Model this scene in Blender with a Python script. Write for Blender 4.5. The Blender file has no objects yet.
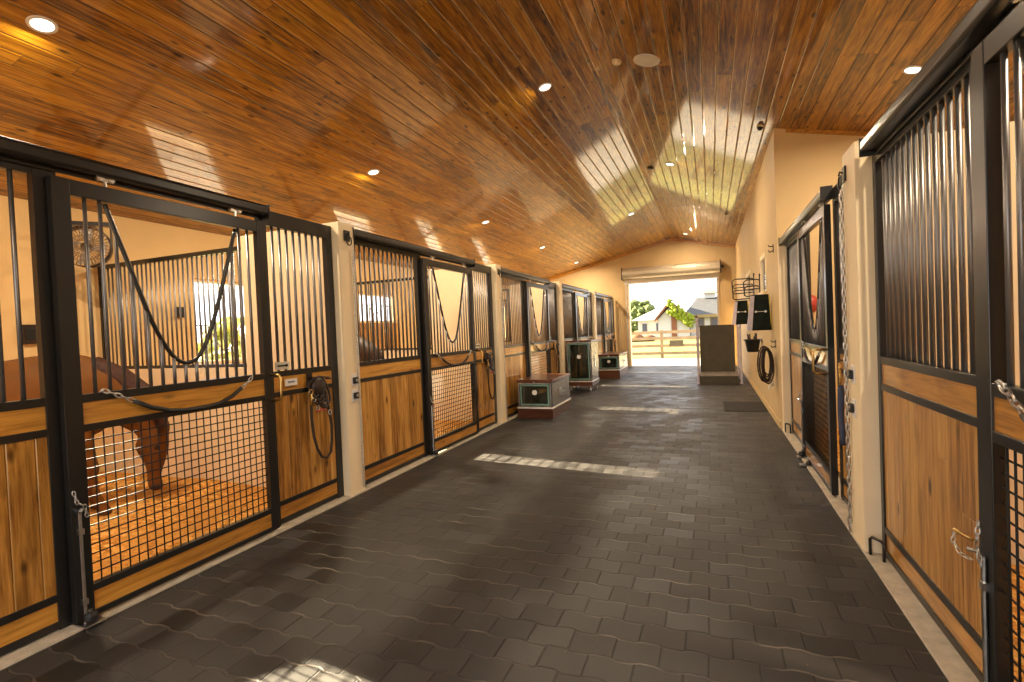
import bpy, bmesh, math, random
from mathutils import Vector, Matrix
random.seed(7)
C = bpy.context.scene.collection
PI = math.pi

# ------------------------------------------------------------------ helpers
class MB:
    """collects shapes, then links them as ONE mesh object"""
    def __init__(self):
        self.v = []; self.f = []
    def add(self, vs, fs):
        n = len(self.v); self.v += [tuple(p) for p in vs]; self.f += [tuple(i + n for i in f) for f in fs]; return self
    def box(self, x0, x1, y0, y1, z0, z1):
        v = [(x, y, z) for x in (x0, x1) for y in (y0, y1) for z in (z0, z1)]
        return self.add(v, [(0, 1, 3, 2), (4, 6, 7, 5), (0, 4, 5, 1), (2, 3, 7, 6), (0, 2, 6, 4), (1, 5, 7, 3)])
    def prism(self, poly, axis, a, b):
        """poly: 2d points in the two other axes (cyclic order kept); extruded along axis from a to b"""
        def P(p, t):
            if axis == 0: return (t, p[0], p[1])
            if axis == 1: return (p[0], t, p[1])
            return (p[0], p[1], t)
        n = len(poly); v = [P(p, a) for p in poly] + [P(p, b) for p in poly]
        f = [tuple(range(n)), tuple(reversed(range(n, 2 * n)))] + [(i, i + n, (i + 1) % n + n, (i + 1) % n) for i in range(n)]
        return self.add(v, f)
    def tube(self, pts, r, n=8, closed=False):
        pts = [Vector(p) for p in pts]; m = len(pts)
        rs = r if isinstance(r, (list, tuple)) else [r] * m
        vs = []; prev = None
        for i, p in enumerate(pts):
            if closed: t = pts[(i + 1) % m] - pts[i - 1]
            else: t = pts[min(i + 1, m - 1)] - pts[max(i - 1, 0)]
            t.normalize()
            if prev is None:
                a = Vector((0, 0, 1)) if abs(t.z) < .9 else Vector((1, 0, 0))
                u = t.cross(a).normalized()
            else:
                u = (prev - t * prev.dot(t)).normalized()
            prev = u; w = t.cross(u)
            for k in range(n):
                an = 2 * PI * k / n
                vs.append(p + (u * math.cos(an) + w * math.sin(an)) * rs[i])
        fs = []
        for i in range(m if closed else m - 1):
            j = (i + 1) % m
            for k in range(n):
                l = (k + 1) % n
                fs.append((i * n + k, i * n + l, j * n + l, j * n + k))
        if not closed:
            fs.append(tuple(reversed(range(n)))); fs.append(tuple(range((m - 1) * n, m * n)))
        return self.add(vs, fs)
    def ellipsoid(self, c, r, rot=None, nu=14, nv=10):
        c = Vector(c); vs = []; fs = []
        M = rot or Matrix.Identity(3)
        for j in range(nv + 1):
            th = PI * j / nv
            for i in range(nu):
                ph = 2 * PI * i / nu
                vs.append(c + M @ Vector((r[0] * math.sin(th) * math.cos(ph), r[1] * math.sin(th) * math.sin(ph), r[2] * math.cos(th))))
        for j in range(nv):
            for i in range(nu):
                k = (i + 1) % nu
                fs.append((j * nu + i, (j + 1) * nu + i, (j + 1) * nu + k, j * nu + k))
        return self.add(vs, fs)
    def lathe(self, prof, c, axis='Z', n=20, caps=True):
        vs = []; fs = []
        for (r, h) in prof:
            for i in range(n):
                a = 2 * PI * i / n; x, y = r * math.cos(a), r * math.sin(a)
                p = {'Z': (x, y, h), 'X': (h, x, y), 'Y': (y, h, x)}[axis]
                vs.append((c[0] + p[0], c[1] + p[1], c[2] + p[2]))
        m = len(prof)
        for j in range(m - 1):
            for i in range(n):
                k = (i + 1) % n
                fs.append((j * n + i, j * n + k, (j + 1) * n + k, (j + 1) * n + i))
        if caps: fs.append(tuple(reversed(range(n)))); fs.append(tuple(range((m - 1) * n, m * n)))
        return self.add(vs, fs)
    def chain(self, pts, pitch=.032, r=.0035, w=.010):
        """interlocking oval links along a polyline"""
        pts = [Vector(p) for p in pts]; L = [0]
        for a, b in zip(pts, pts[1:]): L.append(L[-1] + (b - a).length)
        n = max(1, int(L[-1] / pitch)); 
        def at(d):
            for i in range(len(pts) - 1):
                if d <= L[i + 1] or i == len(pts) - 2:
                    t = (d - L[i]) / max(1e-9, L[i + 1] - L[i]); return pts[i].lerp(pts[i + 1], t), (pts[i + 1] - pts[i]).normalized()
        for k in range(n):
            c, t = at((k + .5) * L[-1] / n)
            a = Vector((1, 0, 0)) if abs(t.x) < .8 else Vector((0, 1, 0))
            u = t.cross(a).normalized(); q = t.cross(u)
            if k % 2: u, q = q, u
            h = pitch * .70
            ring = [c + t * (h * math.cos(x)) + u * (w * math.sin(x)) for x in [2 * PI * i / 10 for i in range(10)]]
            self.tube(ring, r, 5, closed=True)
        return self
    def build(self, name, m=None, parent=None, loc=(0, 0, 0), rotz=0, smooth=False, bevel=0):
        me = bpy.data.meshes.new(name); me.from_pydata(self.v, [], self.f)
        bm = bmesh.new(); bm.from_mesh(me); bmesh.ops.recalc_face_normals(bm, faces=bm.faces); bm.to_mesh(me); bm.free()
        o = bpy.data.objects.new(name, me); C.objects.link(o)
        o.location = loc; o.rotation_euler = (0, 0, rotz)
        if m: me.materials.append(m)
        if smooth:
            for p in me.polygons: p.use_smooth = True
        if bevel:
            b = o.modifiers.new('bevel', 'BEVEL'); b.width = bevel; b.segments = 2; b.limit_method = 'ANGLE'
        if parent: o.parent = parent
        return o

def tag(o, label, cat, group=None, kind=None):
    o['label'] = label; o['category'] = cat
    if group: o['group'] = group
    if kind: o['kind'] = kind
    return o
def thing(name, label, cat, loc=(0, 0, 0), rotz=0, group=None):
    o = bpy.data.objects.new(name, None); C.objects.link(o); o.empty_display_size = .1
    o.location = loc; o.rotation_euler = (0, 0, rotz)
    return tag(o, label, cat, group)
def struct(o, label=None, cat=None):
    o['kind'] = 'structure'
    if label: o['label'] = label
    if cat: o['category'] = cat
    return o
def copy_tree(o, parent=None):
    c = o.copy(); C.objects.link(c); c.parent = parent
    for ch in list(o.children): copy_tree(ch, c)
    return c
def dup(o, loc, rotz, label):
    c = copy_tree(o); c.location = loc; c.rotation_euler = (0, 0, rotz); c['label'] = label
    return c

# ------------------------------------------------------------------ node materials
class NT:
    def __init__(self, name):
        self.m = bpy.data.materials.new(name); self.m.use_nodes = True
        self.t = self.m.node_tree; self.t.nodes.clear()
        self.out = self.t.nodes.new('ShaderNodeOutputMaterial')
    def n(self, typ, **kw):
        nd = self.t.nodes.new(typ)
        for k, v in kw.items(): setattr(nd, k, v)
        return nd
    def link(self, a, b): self.t.links.new(a, b)
    def put(self, sock, v):
        if hasattr(v, 'links') or isinstance(v, bpy.types.NodeSocket): self.link(v, sock)
        else: sock.default_value = v
    def math(self, op, a, b=None, c=None, clamp=False):
        nd = self.n('ShaderNodeMath', operation=op); nd.use_clamp = clamp
        self.put(nd.inputs[0], a)
        if b is not None: self.put(nd.inputs[1], b)
        if c is not None: self.put(nd.inputs[2], c)
        return nd.outputs[0]
    def coords(self, kind='Object'):
        return self.n('ShaderNodeTexCoord').outputs[kind]
    def sep(self, v):
        s = self.n('ShaderNodeSeparateXYZ'); self.link(v, s.inputs[0]); return s.outputs
    def comb(self, x, y, z):
        s = self.n('ShaderNodeCombineXYZ')
        for i, q in enumerate((x, y, z)): self.put(s.inputs[i], q)
        return s.outputs[0]
    def noise(self, v, scale, detail=3, rough=.5, dist=0):
        s = self.n('ShaderNodeTexNoise'); self.put(s.inputs['Vector'], v)
        s.inputs['Scale'].default_value = scale; s.inputs['Detail'].default_value = detail
        s.inputs['Roughness'].default_value = rough; s.inputs['Distortion'].default_value = dist
        return s.outputs['Fac']
    def white(self, v):
        s = self.n('ShaderNodeTexWhiteNoise', noise_dimensions='3D'); self.put(s.inputs['Vector'], v); return s.outputs['Value']
    def voronoi(self, v, scale, feature='F1'):
        s = self.n('ShaderNodeTexVoronoi', feature=feature); self.put(s.inputs['Vector'], v); s.inputs['Scale'].default_value = scale
        return s.outputs
    def ramp(self, fac, stops):
        r = self.n('ShaderNodeValToRGB'); self.link(fac, r.inputs[0]); e = r.color_ramp.elements
        while len(e) < len(stops): e.new(.5)
        for el, (p, c) in zip(e, stops): el.position = p; el.color = (*c, 1) if len(c) == 3 else c
        return r.outputs[0]
    def rng(self, v, a, b, c=0., d=1.):
        r = self.n('ShaderNodeMapRange'); r.interpolation_type = 'SMOOTHSTEP'
        self.put(r.inputs[0], v)
        for i, q in enumerate((a, b, c, d)): self.put(r.inputs[i + 1], q)
        return r.outputs[0]
    def mix(self, fac, a, b, mode='MIX'):
        r = self.n('ShaderNodeMix', data_type='RGBA', blend_type=mode)
        self.put(r.inputs[0], fac)
        for i, q in ((6, a), (7, b)):
            if isinstance(q, tuple): r.inputs[i].default_value = (*q, 1)
            else: self.link(q, r.inputs[i])
        return r.outputs[2]
    def bump(self, h, strength=.3, dist=.01):
        b = self.n('ShaderNodeBump'); self.link(h, b.inputs['Height'])
        b.inputs['Strength'].default_value = strength; b.inputs['Distance'].default_value = dist
        return b.outputs[0]
    def bsdf(self, color, rough=.5, metal=0., spec=.5, coat=0., coat_rough=.05, normal=None, sheen=0, coat_normal=None):
        b = self.n('ShaderNodeBsdfPrincipled')
        if isinstance(color, tuple): b.inputs['Base Color'].default_value = (*color, 1)
        else: self.link(color, b.inputs['Base Color'])
        self.put(b.inputs['Roughness'], rough); b.inputs['Metallic'].default_value = metal
        b.inputs['Specular IOR Level'].default_value = spec
        b.inputs['Coat Weight'].default_value = coat; b.inputs['Coat Roughness'].default_value = coat_rough
        if sheen: b.inputs['Sheen Weight'].default_value = sheen
        if normal: self.link(normal, b.inputs['Normal'])
        if coat_normal: self.link(coat_normal, b.inputs['Coat Normal'])
        self.link(b.outputs[0], self.out.inputs[0]); return b

def plain(name, col, rough=.5, metal=0., spec=.5, var=.12, scale=8., bump=0., coat=0., sheen=0):
    t = NT(name); co = t.coords()
    f = t.noise(co, scale, 4, .6)
    lo = tuple(c * (1 - var) for c in col); hi = tuple(min(1, c * (1 + var)) for c in col)
    c = t.ramp(f, [(.3, lo), (.7, hi)])
    nm = t.bump(t.noise(co, scale * 12, 2), bump, .004) if bump else None
    t.bsdf(c, rough, metal, spec, coat, normal=nm, sheen=sheen); return t.m

def wood(name, across, along, width, length, dark, mid, light, rough=.4, coat=0., coat_rough=.08, knots=.5, groove=True, gw=.03, gcol=(.02, .008, .003), spec=.4, pervar=.5, contrast=1.15, blotch=.5):
    t = NT(name); co = t.coords(); s = t.sep(co)
    oi = t.n('ShaderNodeObjectInfo').outputs['Random']
    u = s['XYZ'.index(across)]; v = s['XYZ'.index(along)]
    third = s[[i for i in range(3) if 'XYZ'[i] not in (across, along)][0]]
    ui = t.math('DIVIDE', u, width); idx = t.math('FLOOR', ui); fu = t.math('FRACT', ui)
    r1 = t.white(t.comb(idx, oi, 3.3))
    vi = t.math('ADD', t.math('DIVIDE', v, length), t.math('MULTIPLY', r1, 7.3)); seg = t.math('FLOOR', vi); fv = t.math('FRACT', vi)
    r2 = t.white(t.comb(idx, seg, t.math('ADD', oi, 1.7)))
    off = t.math('MULTIPLY', r2, 37.)
    gv = t.comb(t.math('ADD', t.math('MULTIPLY', u, 34.), off), t.math('MULTIPLY', v, 2.2), t.math('ADD', t.math('MULTIPLY', third, 20.), off))
    grain = t.noise(gv, 1.0, 5, .62, .6)
    fine = t.noise(t.comb(t.math('ADD', t.math('MULTIPLY', u, 160.), off), t.math('MULTIPLY', v, 5.), third), 1.0, 2, .5)
    g = t.math('ADD', t.math('MULTIPLY', grain, .75), t.math('MULTIPLY', fine, .25))
    g = t.math('ADD', g, t.math('MULTIPLY', t.math('SUBTRACT', r2, .5), pervar * .5))
    g = t.math('ADD', t.math('MULTIPLY', t.math('SUBTRACT', g, .5), contrast), .5)
    c = t.ramp(g, [(.22, dark), (.48, mid), (.78, light)])
    bl = t.noise(t.comb(t.math('ADD', t.math('MULTIPLY', u, 9.), off), t.math('MULTIPLY', v, 1.5), off), 1.0, 3, .55, .8)
    c = t.mix(t.math('MULTIPLY', t.rng(bl, .50, .72), blotch), c, tuple(q * .55 + p * .12 for q, p in zip(dark, mid)))
    # knots
    kv = t.comb(t.math('ADD', t.math('MULTIPLY', u, 1.6), off), t.math('ADD', t.math('MULTIPLY', v, .62), off), third)
    wob = t.noise(gv, .6, 2)
    kd = t.math('ADD', t.voronoi(kv, 5.0)['Distance'], t.math('MULTIPLY', t.math('SUBTRACT', wob, .5), .10))
    km = t.rng(kd, .05, .20, 1., 0.)
    c = t.mix(t.math('MULTIPLY', km, knots), c, tuple(x * .28 for x in dark))
    nm = None
    if groove:
        e = t.math('ABSOLUTE', t.math('SUBTRACT', fu, .5))
        gm = t.rng(e, .5 - gw * 1.2, .5 - gw * .4)
        ev = t.math('MULTIPLY', t.math('ABSOLUTE', t.math('SUBTRACT', fv, .5)), length)
        gm2 = t.rng(ev, length * .5 - .004, length * .5 - .001)
        gmx = t.math('MAXIMUM', gm, t.math('MULTIPLY', gm2, .6))
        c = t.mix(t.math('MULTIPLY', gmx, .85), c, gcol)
        h = t.math('SUBTRACT', 1., t.math('MAXIMUM', t.rng(e, .5 - gw * 2.6, .5), t.math('MULTIPLY', gm2, .6)))
        nm = t.bump(h, .8, .008)
    t.bsdf(c, rough, 0, spec, coat, coat_rough, normal=nm, coat_normal=nm)
    return t.m

M = {}
M['black'] = plain('black_powder_coat', (.014, .013, .012), .28, 0, .5, .15, 5)
M['bar'] = plain('black_bar', (.23, .225, .225), .38, .8, .5, .12, 5)
M['mesh'] = plain('black_mesh_wire', (.016, .015, .014), .6, 0, .2)
M['rubber'] = plain('black_rubber', (.015, .014, .013), .5, 0, .4)
M['chrome'] = plain('zinc_steel', (.62, .6, .56), .28, 1., .5, .12, 30)
M['brass'] = plain('brass', (.70, .46, .16), .28, 1., .5, .15, 30)
M['cream'] = plain('cream_paint', (.88, .72, .47), .55, 0, .4, .05, 3, .06)
M['tan'] = plain('tan_paint', (.76, .535, .245), .7, 0, .3, .05, 1.5, .05)
M['tanw'] = plain('tan_wall_paint', (.63, .455, .225), .6, 0, .35, .05, 1.5, .05)
M['block'] = plain('pale_wall_paint', (.78, .62, .40), .7, 0, .3, .06, 2, .06)
M['concrete'] = plain('curb_concrete', (.50, .44, .34), .8, 0, .3, .18, 14, .2)
M['ceil'] = wood('ceiling_wood', 'X', 'Y', .15, 3.1, (.050, .016, .0012), (.31, .128, .0045), (.58, .29, .020), .40, 1., .07, .9, gw=.030, spec=.12, pervar=.34, contrast=1.5)
M['plank'] = wood('panel_planks', 'Y', 'Z', .118, 9., (.20, .075, .010), (.49, .225, .040), (.72, .39, .095), .40, 1., .16, .95, gw=.020, gcol=(.66, .36, .11), spec=.15, pervar=.45, contrast=1.3, blotch=.6)  # pale groove colour paints in the light caught by the board edges
M['board'] = wood('rail_board', 'Z', 'Y', 5., 9., (.22, .080, .010), (.54, .24, .03), (.74, .38, .07), .40, 1., .14, .6, groove=False, pervar=.35)
M['dkwood'] = wood('trunk_base_wood', 'Z', 'X', 3., 9., (.05, .014, .006), (.10, .03, .012), (.17, .06, .025), .3, .4, .1, .1, groove=False)
M['lacquer'] = plain('dark_green_lacquer', (.010, .016, .012), .12, 0, .6, .2, 4, coat=1.)
M['teal'] = plain('teal_trim', (.16, .30, .24), .35, 0, .5, .1, 9)
M['white'] = plain('white_enamel', (.78, .76, .72), .4, 0, .5, .04)
M['sidepanel'] = plain('patterned_aluminium', (.40, .38, .34), .24, 1., .5, .3, 60, .5)
M['horse'] = plain('chestnut_coat', (.135, .050, .008), .65, 0, .2, .3, 3, .05)
M['bay'] = plain('dark_bay_coat', (.05, .02, .009), .5, 0, .35, .3, 3, .05)
M['hair'] = plain('dark_horse_hair', (.045, .014, .007), .6, 0, .3, .3, 40, .3)
M['eye'] = plain('dark_eye', (.01, .006, .004), .1)
M['leather'] = plain('dark_leather', (.03, .016, .010), .45, 0, .4, .25, 20, .15)
M['rope'] = plain('dark_rope', (.05, .035, .025), .8, 0, .2, .3, 60, .3)
M['bluerope'] = plain('blue_webbing', (.06, .075, .13), .8, 0, .2, .2, 50, .2)
M['blanket'] = plain('green_black_blanket', (.010, .016, .012), .75, 0, .2, .3, 16, .2)
M['piping'] = plain('blanket_edge', (.62, .58, .66), .7, 0, .2)
M['yellow'] = plain('yellow_edge', (.55, .42, .06), .6, 0, .3)
M['red'] = plain('red_rubber', (.45, .05, .03), .4)
M['dkboard'] = plain('dark_board', (.085, .07, .045), .55, 0, .3, .12, 6)
M['greyboard'] = plain('grey_step_tread', (.22, .19, .16), .7, 0, .3, .15, 8)
M['postpale'] = plain('pale_lilac_post', (.56, .50, .56), .45, 0, .4)
M['roller'] = plain('cream_roller_steel', (.55, .47, .34), .35, .35, .5, .06)
M['rooftile'] = plain('grey_roof_shingle', (.055, .056, .058), .8, 0, .2, .18, 2.)
M['housewhite'] = plain('white_house_wall', (.42, .41, .39), .7)
M['wingroof'] = plain('pale_metal_roof', (.40, .40, .41), .6)
M['orangewood'] = plain('orange_timber', (.16, .05, .014), .6)
M['darkglass'] = plain('dark_window', (.05, .05, .07), .2)
M['yellowtrim'] = plain('yellow_trim', (.20, .13, .04), .6)
M['fence'] = plain('weathered_fence_rail', (.27, .20, .12), .8, 0, .2, .2, 3)
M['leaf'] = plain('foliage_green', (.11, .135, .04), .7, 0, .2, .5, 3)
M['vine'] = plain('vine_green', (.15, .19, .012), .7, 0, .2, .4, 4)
M['leaflight'] = plain('sunlit_foliage', (.34, .36, .10), .7, 0, .2, .4, 3)  # lighter copy of the leaf green, overexposed sunlight put into the colour
M['earth'] = plain('red_earth', (.15, .07, .035), .9, 0, .1, .2, 2)
M['mat'] = plain('black_rubber_mat', (.027, .025, .023), .75, 0, .2, .2, 30, .3)
M['fanmetal'] = plain('fan_cage_metal', (.25, .18, .12), .35, .7)
M['fanblade'] = plain('fan_blade', (.55, .50, .44), .4, .3)
M['plate'] = plain('name_plate', (.62, .60, .48), .4)
M['ink'] = plain('blue_grey_ink', (.16, .20, .28), .5)

def shavings():
    t = NT('wood_shavings'); co = t.coords()
    v = t.voronoi(co, 26.); w = t.white(v['Position']) if 'Position' in v else v['Distance']
    big = t.noise(co, 2.2, 3)
    f = t.math('ADD', t.math('MULTIPLY', t.noise(co, 40, 3, .7), .6), t.math('MULTIPLY', w, .4))
    c = t.ramp(f, [(.25, (.36, .14, .025)), (.5, (.74, .36, .075)), (.75, (.93, .60, .20))])
    c = t.mix(t.rng(big, .4, .7), c, (.60, .30, .07))
    nm = t.bump(t.math('ADD', f, t.math('MULTIPLY', v['Distance'], 2.)), .9, .02)
    t.bsdf(c, .9, 0, .1, normal=nm); return t.m
M['shavings'] = shavings()

def pavers():
    t = NT('rubber_pavers'); co = t.coords(); s = t.sep(co); x, y = s[0], s[1]
    PX, PY = .205, .158
    ph = t.math('FRACT', t.math('DIVIDE', x, PX))
    tri = t.math('SUBTRACT', t.math('MULTIPLY', t.math('ABSOLUTE', t.math('SUBTRACT', ph, .5)), 4.), 1.)   # -1..1
    trap = t.math('MINIMUM', t.math('MAXIMUM', t.math('MULTIPLY', tri, 2.6), -1.), 1.)
    wob = t.math('MULTIPLY', t.math('SUBTRACT', t.noise(co, 9., 2), .5), .012)
    y2 = t.math('ADD', t.math('ADD', y, t.math('MULTIPLY', trap, .0075)), wob)
    yr = t.math('DIVIDE', y2, PY); row = t.math('FLOOR', yr); fy = t.math('FRACT', yr)
    x2 = t.math('ADD', t.math('DIVIDE', x, PX), t.math('ADD', t.math('MULTIPLY', t.math('MODULO', t.math('ABSOLUTE', row), 2.), .5), .25))
    col = t.math('FLOOR', x2); fx = t.math('FRACT', x2)
    jy = t.rng(t.math('ABSOLUTE', t.math('SUBTRACT', fy, .5)), .445, .482)
    jx = t.rng(t.math('ABSOLUTE', t.math('SUBTRACT', fx, .5)), .472, .490)
    r = t.white(t.comb(row, col, 1.)); big = t.noise(co, .55, 3, .6); fine = t.noise(co, 90., 3, .7)
    f = t.math('ADD', t.math('ADD', t.math('MULTIPLY', r, .46), t.math('MULTIPLY', big, .30)), t.math('MULTIPLY', fine, .24))
    c = t.ramp(f, [(.25, (.016, .015, .0135)), (.5, (.028, .0258, .0235)), (.8, (.048, .044, .040))])
    c = t.mix(t.math('MULTIPLY', jx, .8), c, (.012, .011, .010))
    dust = t.math('MULTIPLY', jy, t.rng(t.noise(co, 2.3, 3, .6), .38, .72))
    c = t.mix(t.math('MULTIPLY', jy, .5), c, (.014, .012, .010))
    c = t.mix(t.math('MULTIPLY', dust, .85), c, (.22, .19, .15))
    # loose wisps of bedding
    st = t.rng(t.noise(t.comb(t.math('MULTIPLY', x, 3.), y, 0.), 26., 1, .4, 2.2), .765, .785)
    c = t.mix(t.math('MULTIPLY', st, .5), c, (.25, .2, .13))
    nm = t.bump(t.math('ADD', t.math('SUBTRACT', 1., t.math('MAXIMUM', jx, jy)), t.math('MULTIPLY', fine, .12)), .8, .008)
    b = t.bsdf(c, t.math('ADD', t.rng(big, .3, .7, .40, .54), t.math('MULTIPLY', r, .22)), 0, .45, normal=nm); return t.m
M['pavers'] = pavers()

def ground_mat():
    t = NT('grass_ground'); co = t.coords()
    f = t.noise(co, .35, 5, .65)
    c = t.ramp(f, [(.3, (.12, .12, .03)), (.5, (.17, .155, .05)), (.7, (.22, .185, .085))])
    t.bsdf(c, .9, 0, .1); return t.m
M['grass'] = ground_mat()
M['apron'] = plain('pale_concrete', (.30, .275, .235), .8, 0, .3, .1, 1.5)

def glass_mat():
    t = NT('window_glass')
    a = t.n('ShaderNodeBsdfTransparent'); g = t.n('ShaderNodeBsdfGlossy'); g.inputs['Roughness'].default_value = .03
    fr = t.n('ShaderNodeFresnel'); fr.inputs[0].default_value = 1.45
    mx = t.n('ShaderNodeMixShader'); t.link(fr.outputs[0], mx.inputs[0]); t.link(a.outputs[0], mx.inputs[1]); t.link(g.outputs[0], mx.inputs[2])
    t.link(mx.outputs[0], t.out.inputs[0]); return t.m
M['glass'] = glass_mat()

def lamp_mat(strength):
    t = NT('lamp_lens'); e = t.n('ShaderNodeEmission'); e.inputs[0].default_value = (1, .9, .76, 1); e.inputs[1].default_value = strength
    t.link(e.outputs[0], t.out.inputs[0]); return t.m
M['lens'] = lamp_mat(6.)

# ------------------------------------------------------------------ layout constants
BAY = 3.66
COLY = [.19 + BAY * i for i in range(0, 6)]         # column centres along the aisle
CW = .105
XL, XR = -3.25, .95                                   # front faces of the fixed panels
RX, RZ, SL = -1.155, 4.50, .235                       # ridge
def roofz(x): return RZ - SL * abs(x - RX)
BACK_L, BACK_R = -6.9, 4.6
YF = 18.5
YN = -2.2

# ------------------------------------------------------------------ setting
fl = MB().box(-3.17, .86, YN, YF + .2, -.12, 0).build('floor', M['pavers']); struct(fl, 'dark grey interlocking rubber pavers down the aisle', 'floor')
st = MB().box(BACK_L, -3.17, YN, YF + .2, -.12, -.02).box(.86, BACK_R, YN, 7.55, -.12, -.02).build('floor', M['concrete']); struct(st, 'concrete slab under the stalls', 'floor')
cu = MB().box(-3.36, -3.16, YN, YF, -.10, .014).build('trim_1', M['concrete'], bevel=.004); struct(cu, 'pale concrete curb along the left stalls', 'curb')
cu = MB().box(.855, 1.10, YN, 7.62, -.10, .014).build('trim_2', M['concrete'], bevel=.004); struct(cu, 'pale concrete curb along the right stalls', 'curb')
# ceiling : two varnished slopes
x0, x1 = BACK_L - .1, BACK_R + .1
ce = MB().prism([(x0, roofz(x0)), (RX, RZ), (RX, RZ + .12), (x0, roofz(x0) + .12)], 1, YN - .2, YF + .2)
ce.prism([(RX, RZ), (.86 + .2, roofz(1.06)), (1.06, roofz(1.06) + .12), (RX, RZ + .12)], 1, YN - .2, YF + .2)
ce.prism([(1.06, roofz(1.06)), (x1, roofz(x1)), (x1, roofz(x1) + .12), (1.06, roofz(1.06) + .12)], 1, YN - .2, 7.75)
struct(ce.build('ceiling', M['ceil']), 'varnished brown tongue and groove ceiling', 'ceiling')

def wall_x(name, x0, x1, y0, y1, zt, holes, m, label):
    """wall across X thickness x0..x1 running along Y with rectangular holes (ya,yb,za,zb)"""
    b = MB(); y = y0
    for (ya, yb, za, zb) in sorted(holes):
        b.box(x0, x1, y, ya, -.1, zt); b.box(x0, x1, ya, yb, -.1, za); b.box(x0, x1, ya, yb, zb, zt); y = yb
    b.box(x0, x1, y, y1, -.1, zt)
    return struct(b.build(name, m), label, 'wall')
WINL = []
for k in range(1, 6):
    yc = COLY[k - 1] + 1.65; WINL.append((yc - .49, yc + (.62 if k != 3 else .86), 1.19 if k != 3 else 1.80, 2.45))
wall_x('wall_left', BACK_L - .18, BACK_L, YN, YF + .2, roofz(BACK_L) + .03, WINL, M['tan'], 'tan back wall of the left stalls with barred openings')
WINR = []  # right stall windows are unseen, added to let light in
for k in (1, 2):
    yc = COLY[k] - 1.65; WINR.append((yc - .56, yc + .49, 1.19, 2.45))
wall_x('wall_right', BACK_R, BACK_R + .18, YN, 7.72, roofz(BACK_R) + .03, WINR, M['tan'], 'tan back wall of the right stalls')
# inner right wall beyond the stalls, with the two small windows, and the end wall of the stalls
WI = [(9.0, 9.85, 1.97, 2.56), (12.25, 13.5, 1.93, 2.58)]
wall_x('wall_inner', .86, .885, 7.521, YF, roofz(.86) + .03, WI, M['tanw'], 'tan plastered side wall hung with blankets')
e = MB().prism([(.885, -.1), (BACK_R, -.1), (BACK_R, roofz(BACK_R) + .03), (.885, roofz(.885) + .03)], 1, 7.52, 7.72)
struct(e.build('wall_end', M['tanw']), 'tan end wall rising above the right stalls', 'wall')
# far gable wall with the doorway
DX0, DX1, DZ = -2.75, .30, 3.07
g = MB()
g.prism([(BACK_L, -.1), (DX0, -.1), (DX0, DZ), (DX0, roofz(DX0) + .03), (BACK_L, roofz(BACK_L) + .03)], 1, YF, YF + .2)
g.prism([(DX0, DZ), (DX1, DZ), (DX1, roofz(DX1) + .03), (RX, RZ + .03), (DX0, roofz(DX0) + .03)], 1, YF, YF + .2)
g.prism([(DX1, -.1), (1.04, -.1), (1.04, roofz(1.04) + .03), (DX1, roofz(DX1) + .03)], 1, YF, YF + .2)
struct(g.build('wall_far', M['tanw']), 'tan gable wall around the far doorway', 'wall')
jb = MB().box(DX0 - .02, DX0 + .05, YF - .03, YF + .22, 0, DZ).box(DX1 - .05, DX1 + .02, YF - .03, YF + .22, 0, DZ)
struct(jb.build('trim_3', M['cream'], bevel=.006), 'pale jambs of the far doorway', 'jamb')
th = MB().box(DX0, DX1, YF + .02, YF + .35, -.05, .012).build('trim_4', M['apron']); struct(th, 'pale concrete sill of the far doorway', 'sill')
bs = MB().box(.84, .86, 7.68, YF, 0, .10).build('baseboard_right', M['tanw'], bevel=.004); struct(bs, 'low base strip along the tan side wall', 'baseboard')
co = MB().prism([(BACK_L, roofz(BACK_L) - .09), (RX, RZ - .09), (RX, RZ), (BACK_L, roofz(BACK_L))], 1, YF - .02, YF)
co.prism([(RX, RZ - .09), (.86, roofz(.86) - .09), (.86, roofz(.86)), (RX, RZ)], 1, YF - .02, YF)
struct(co.build('trim_5', M['board']), 'wood strip where the far gable meets the ceiling', 'trim')
cc = MB().prism([(1.0, roofz(1.0) - .05), (BACK_R, roofz(BACK_R) - .05), (BACK_R, roofz(BACK_R)), (1.0, roofz(1.0))], 1, 7.50, 7.52)
struct(cc.build('trim_6', M['board']), 'wood strip where the end wall meets the ceiling', 'trim')

g = MB(); NX0, NX1, NZ = -2.9, .55, 3.2  # unseen near gable, its doorway added to let daylight into the aisle
g.prism([(BACK_L, -.1), (NX0, -.1), (NX0, roofz(NX0) + .03), (BACK_L, roofz(BACK_L) + .03)], 1, YN - .2, YN)
g.prism([(NX0, NZ), (NX1, NZ), (NX1, roofz(NX1) + .03), (RX, RZ + .03), (NX0, roofz(NX0) + .03)], 1, YN - .2, YN)
g.prism([(NX1, -.1), (BACK_R, -.1), (BACK_R, roofz(BACK_R) + .03), (NX1, roofz(NX1) + .03)], 1, YN - .2, YN)
struct(g.build('wall_near', M['tanw']), 'tan gable wall with an unseen doorway added behind the camera for daylight', 'wall')
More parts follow.
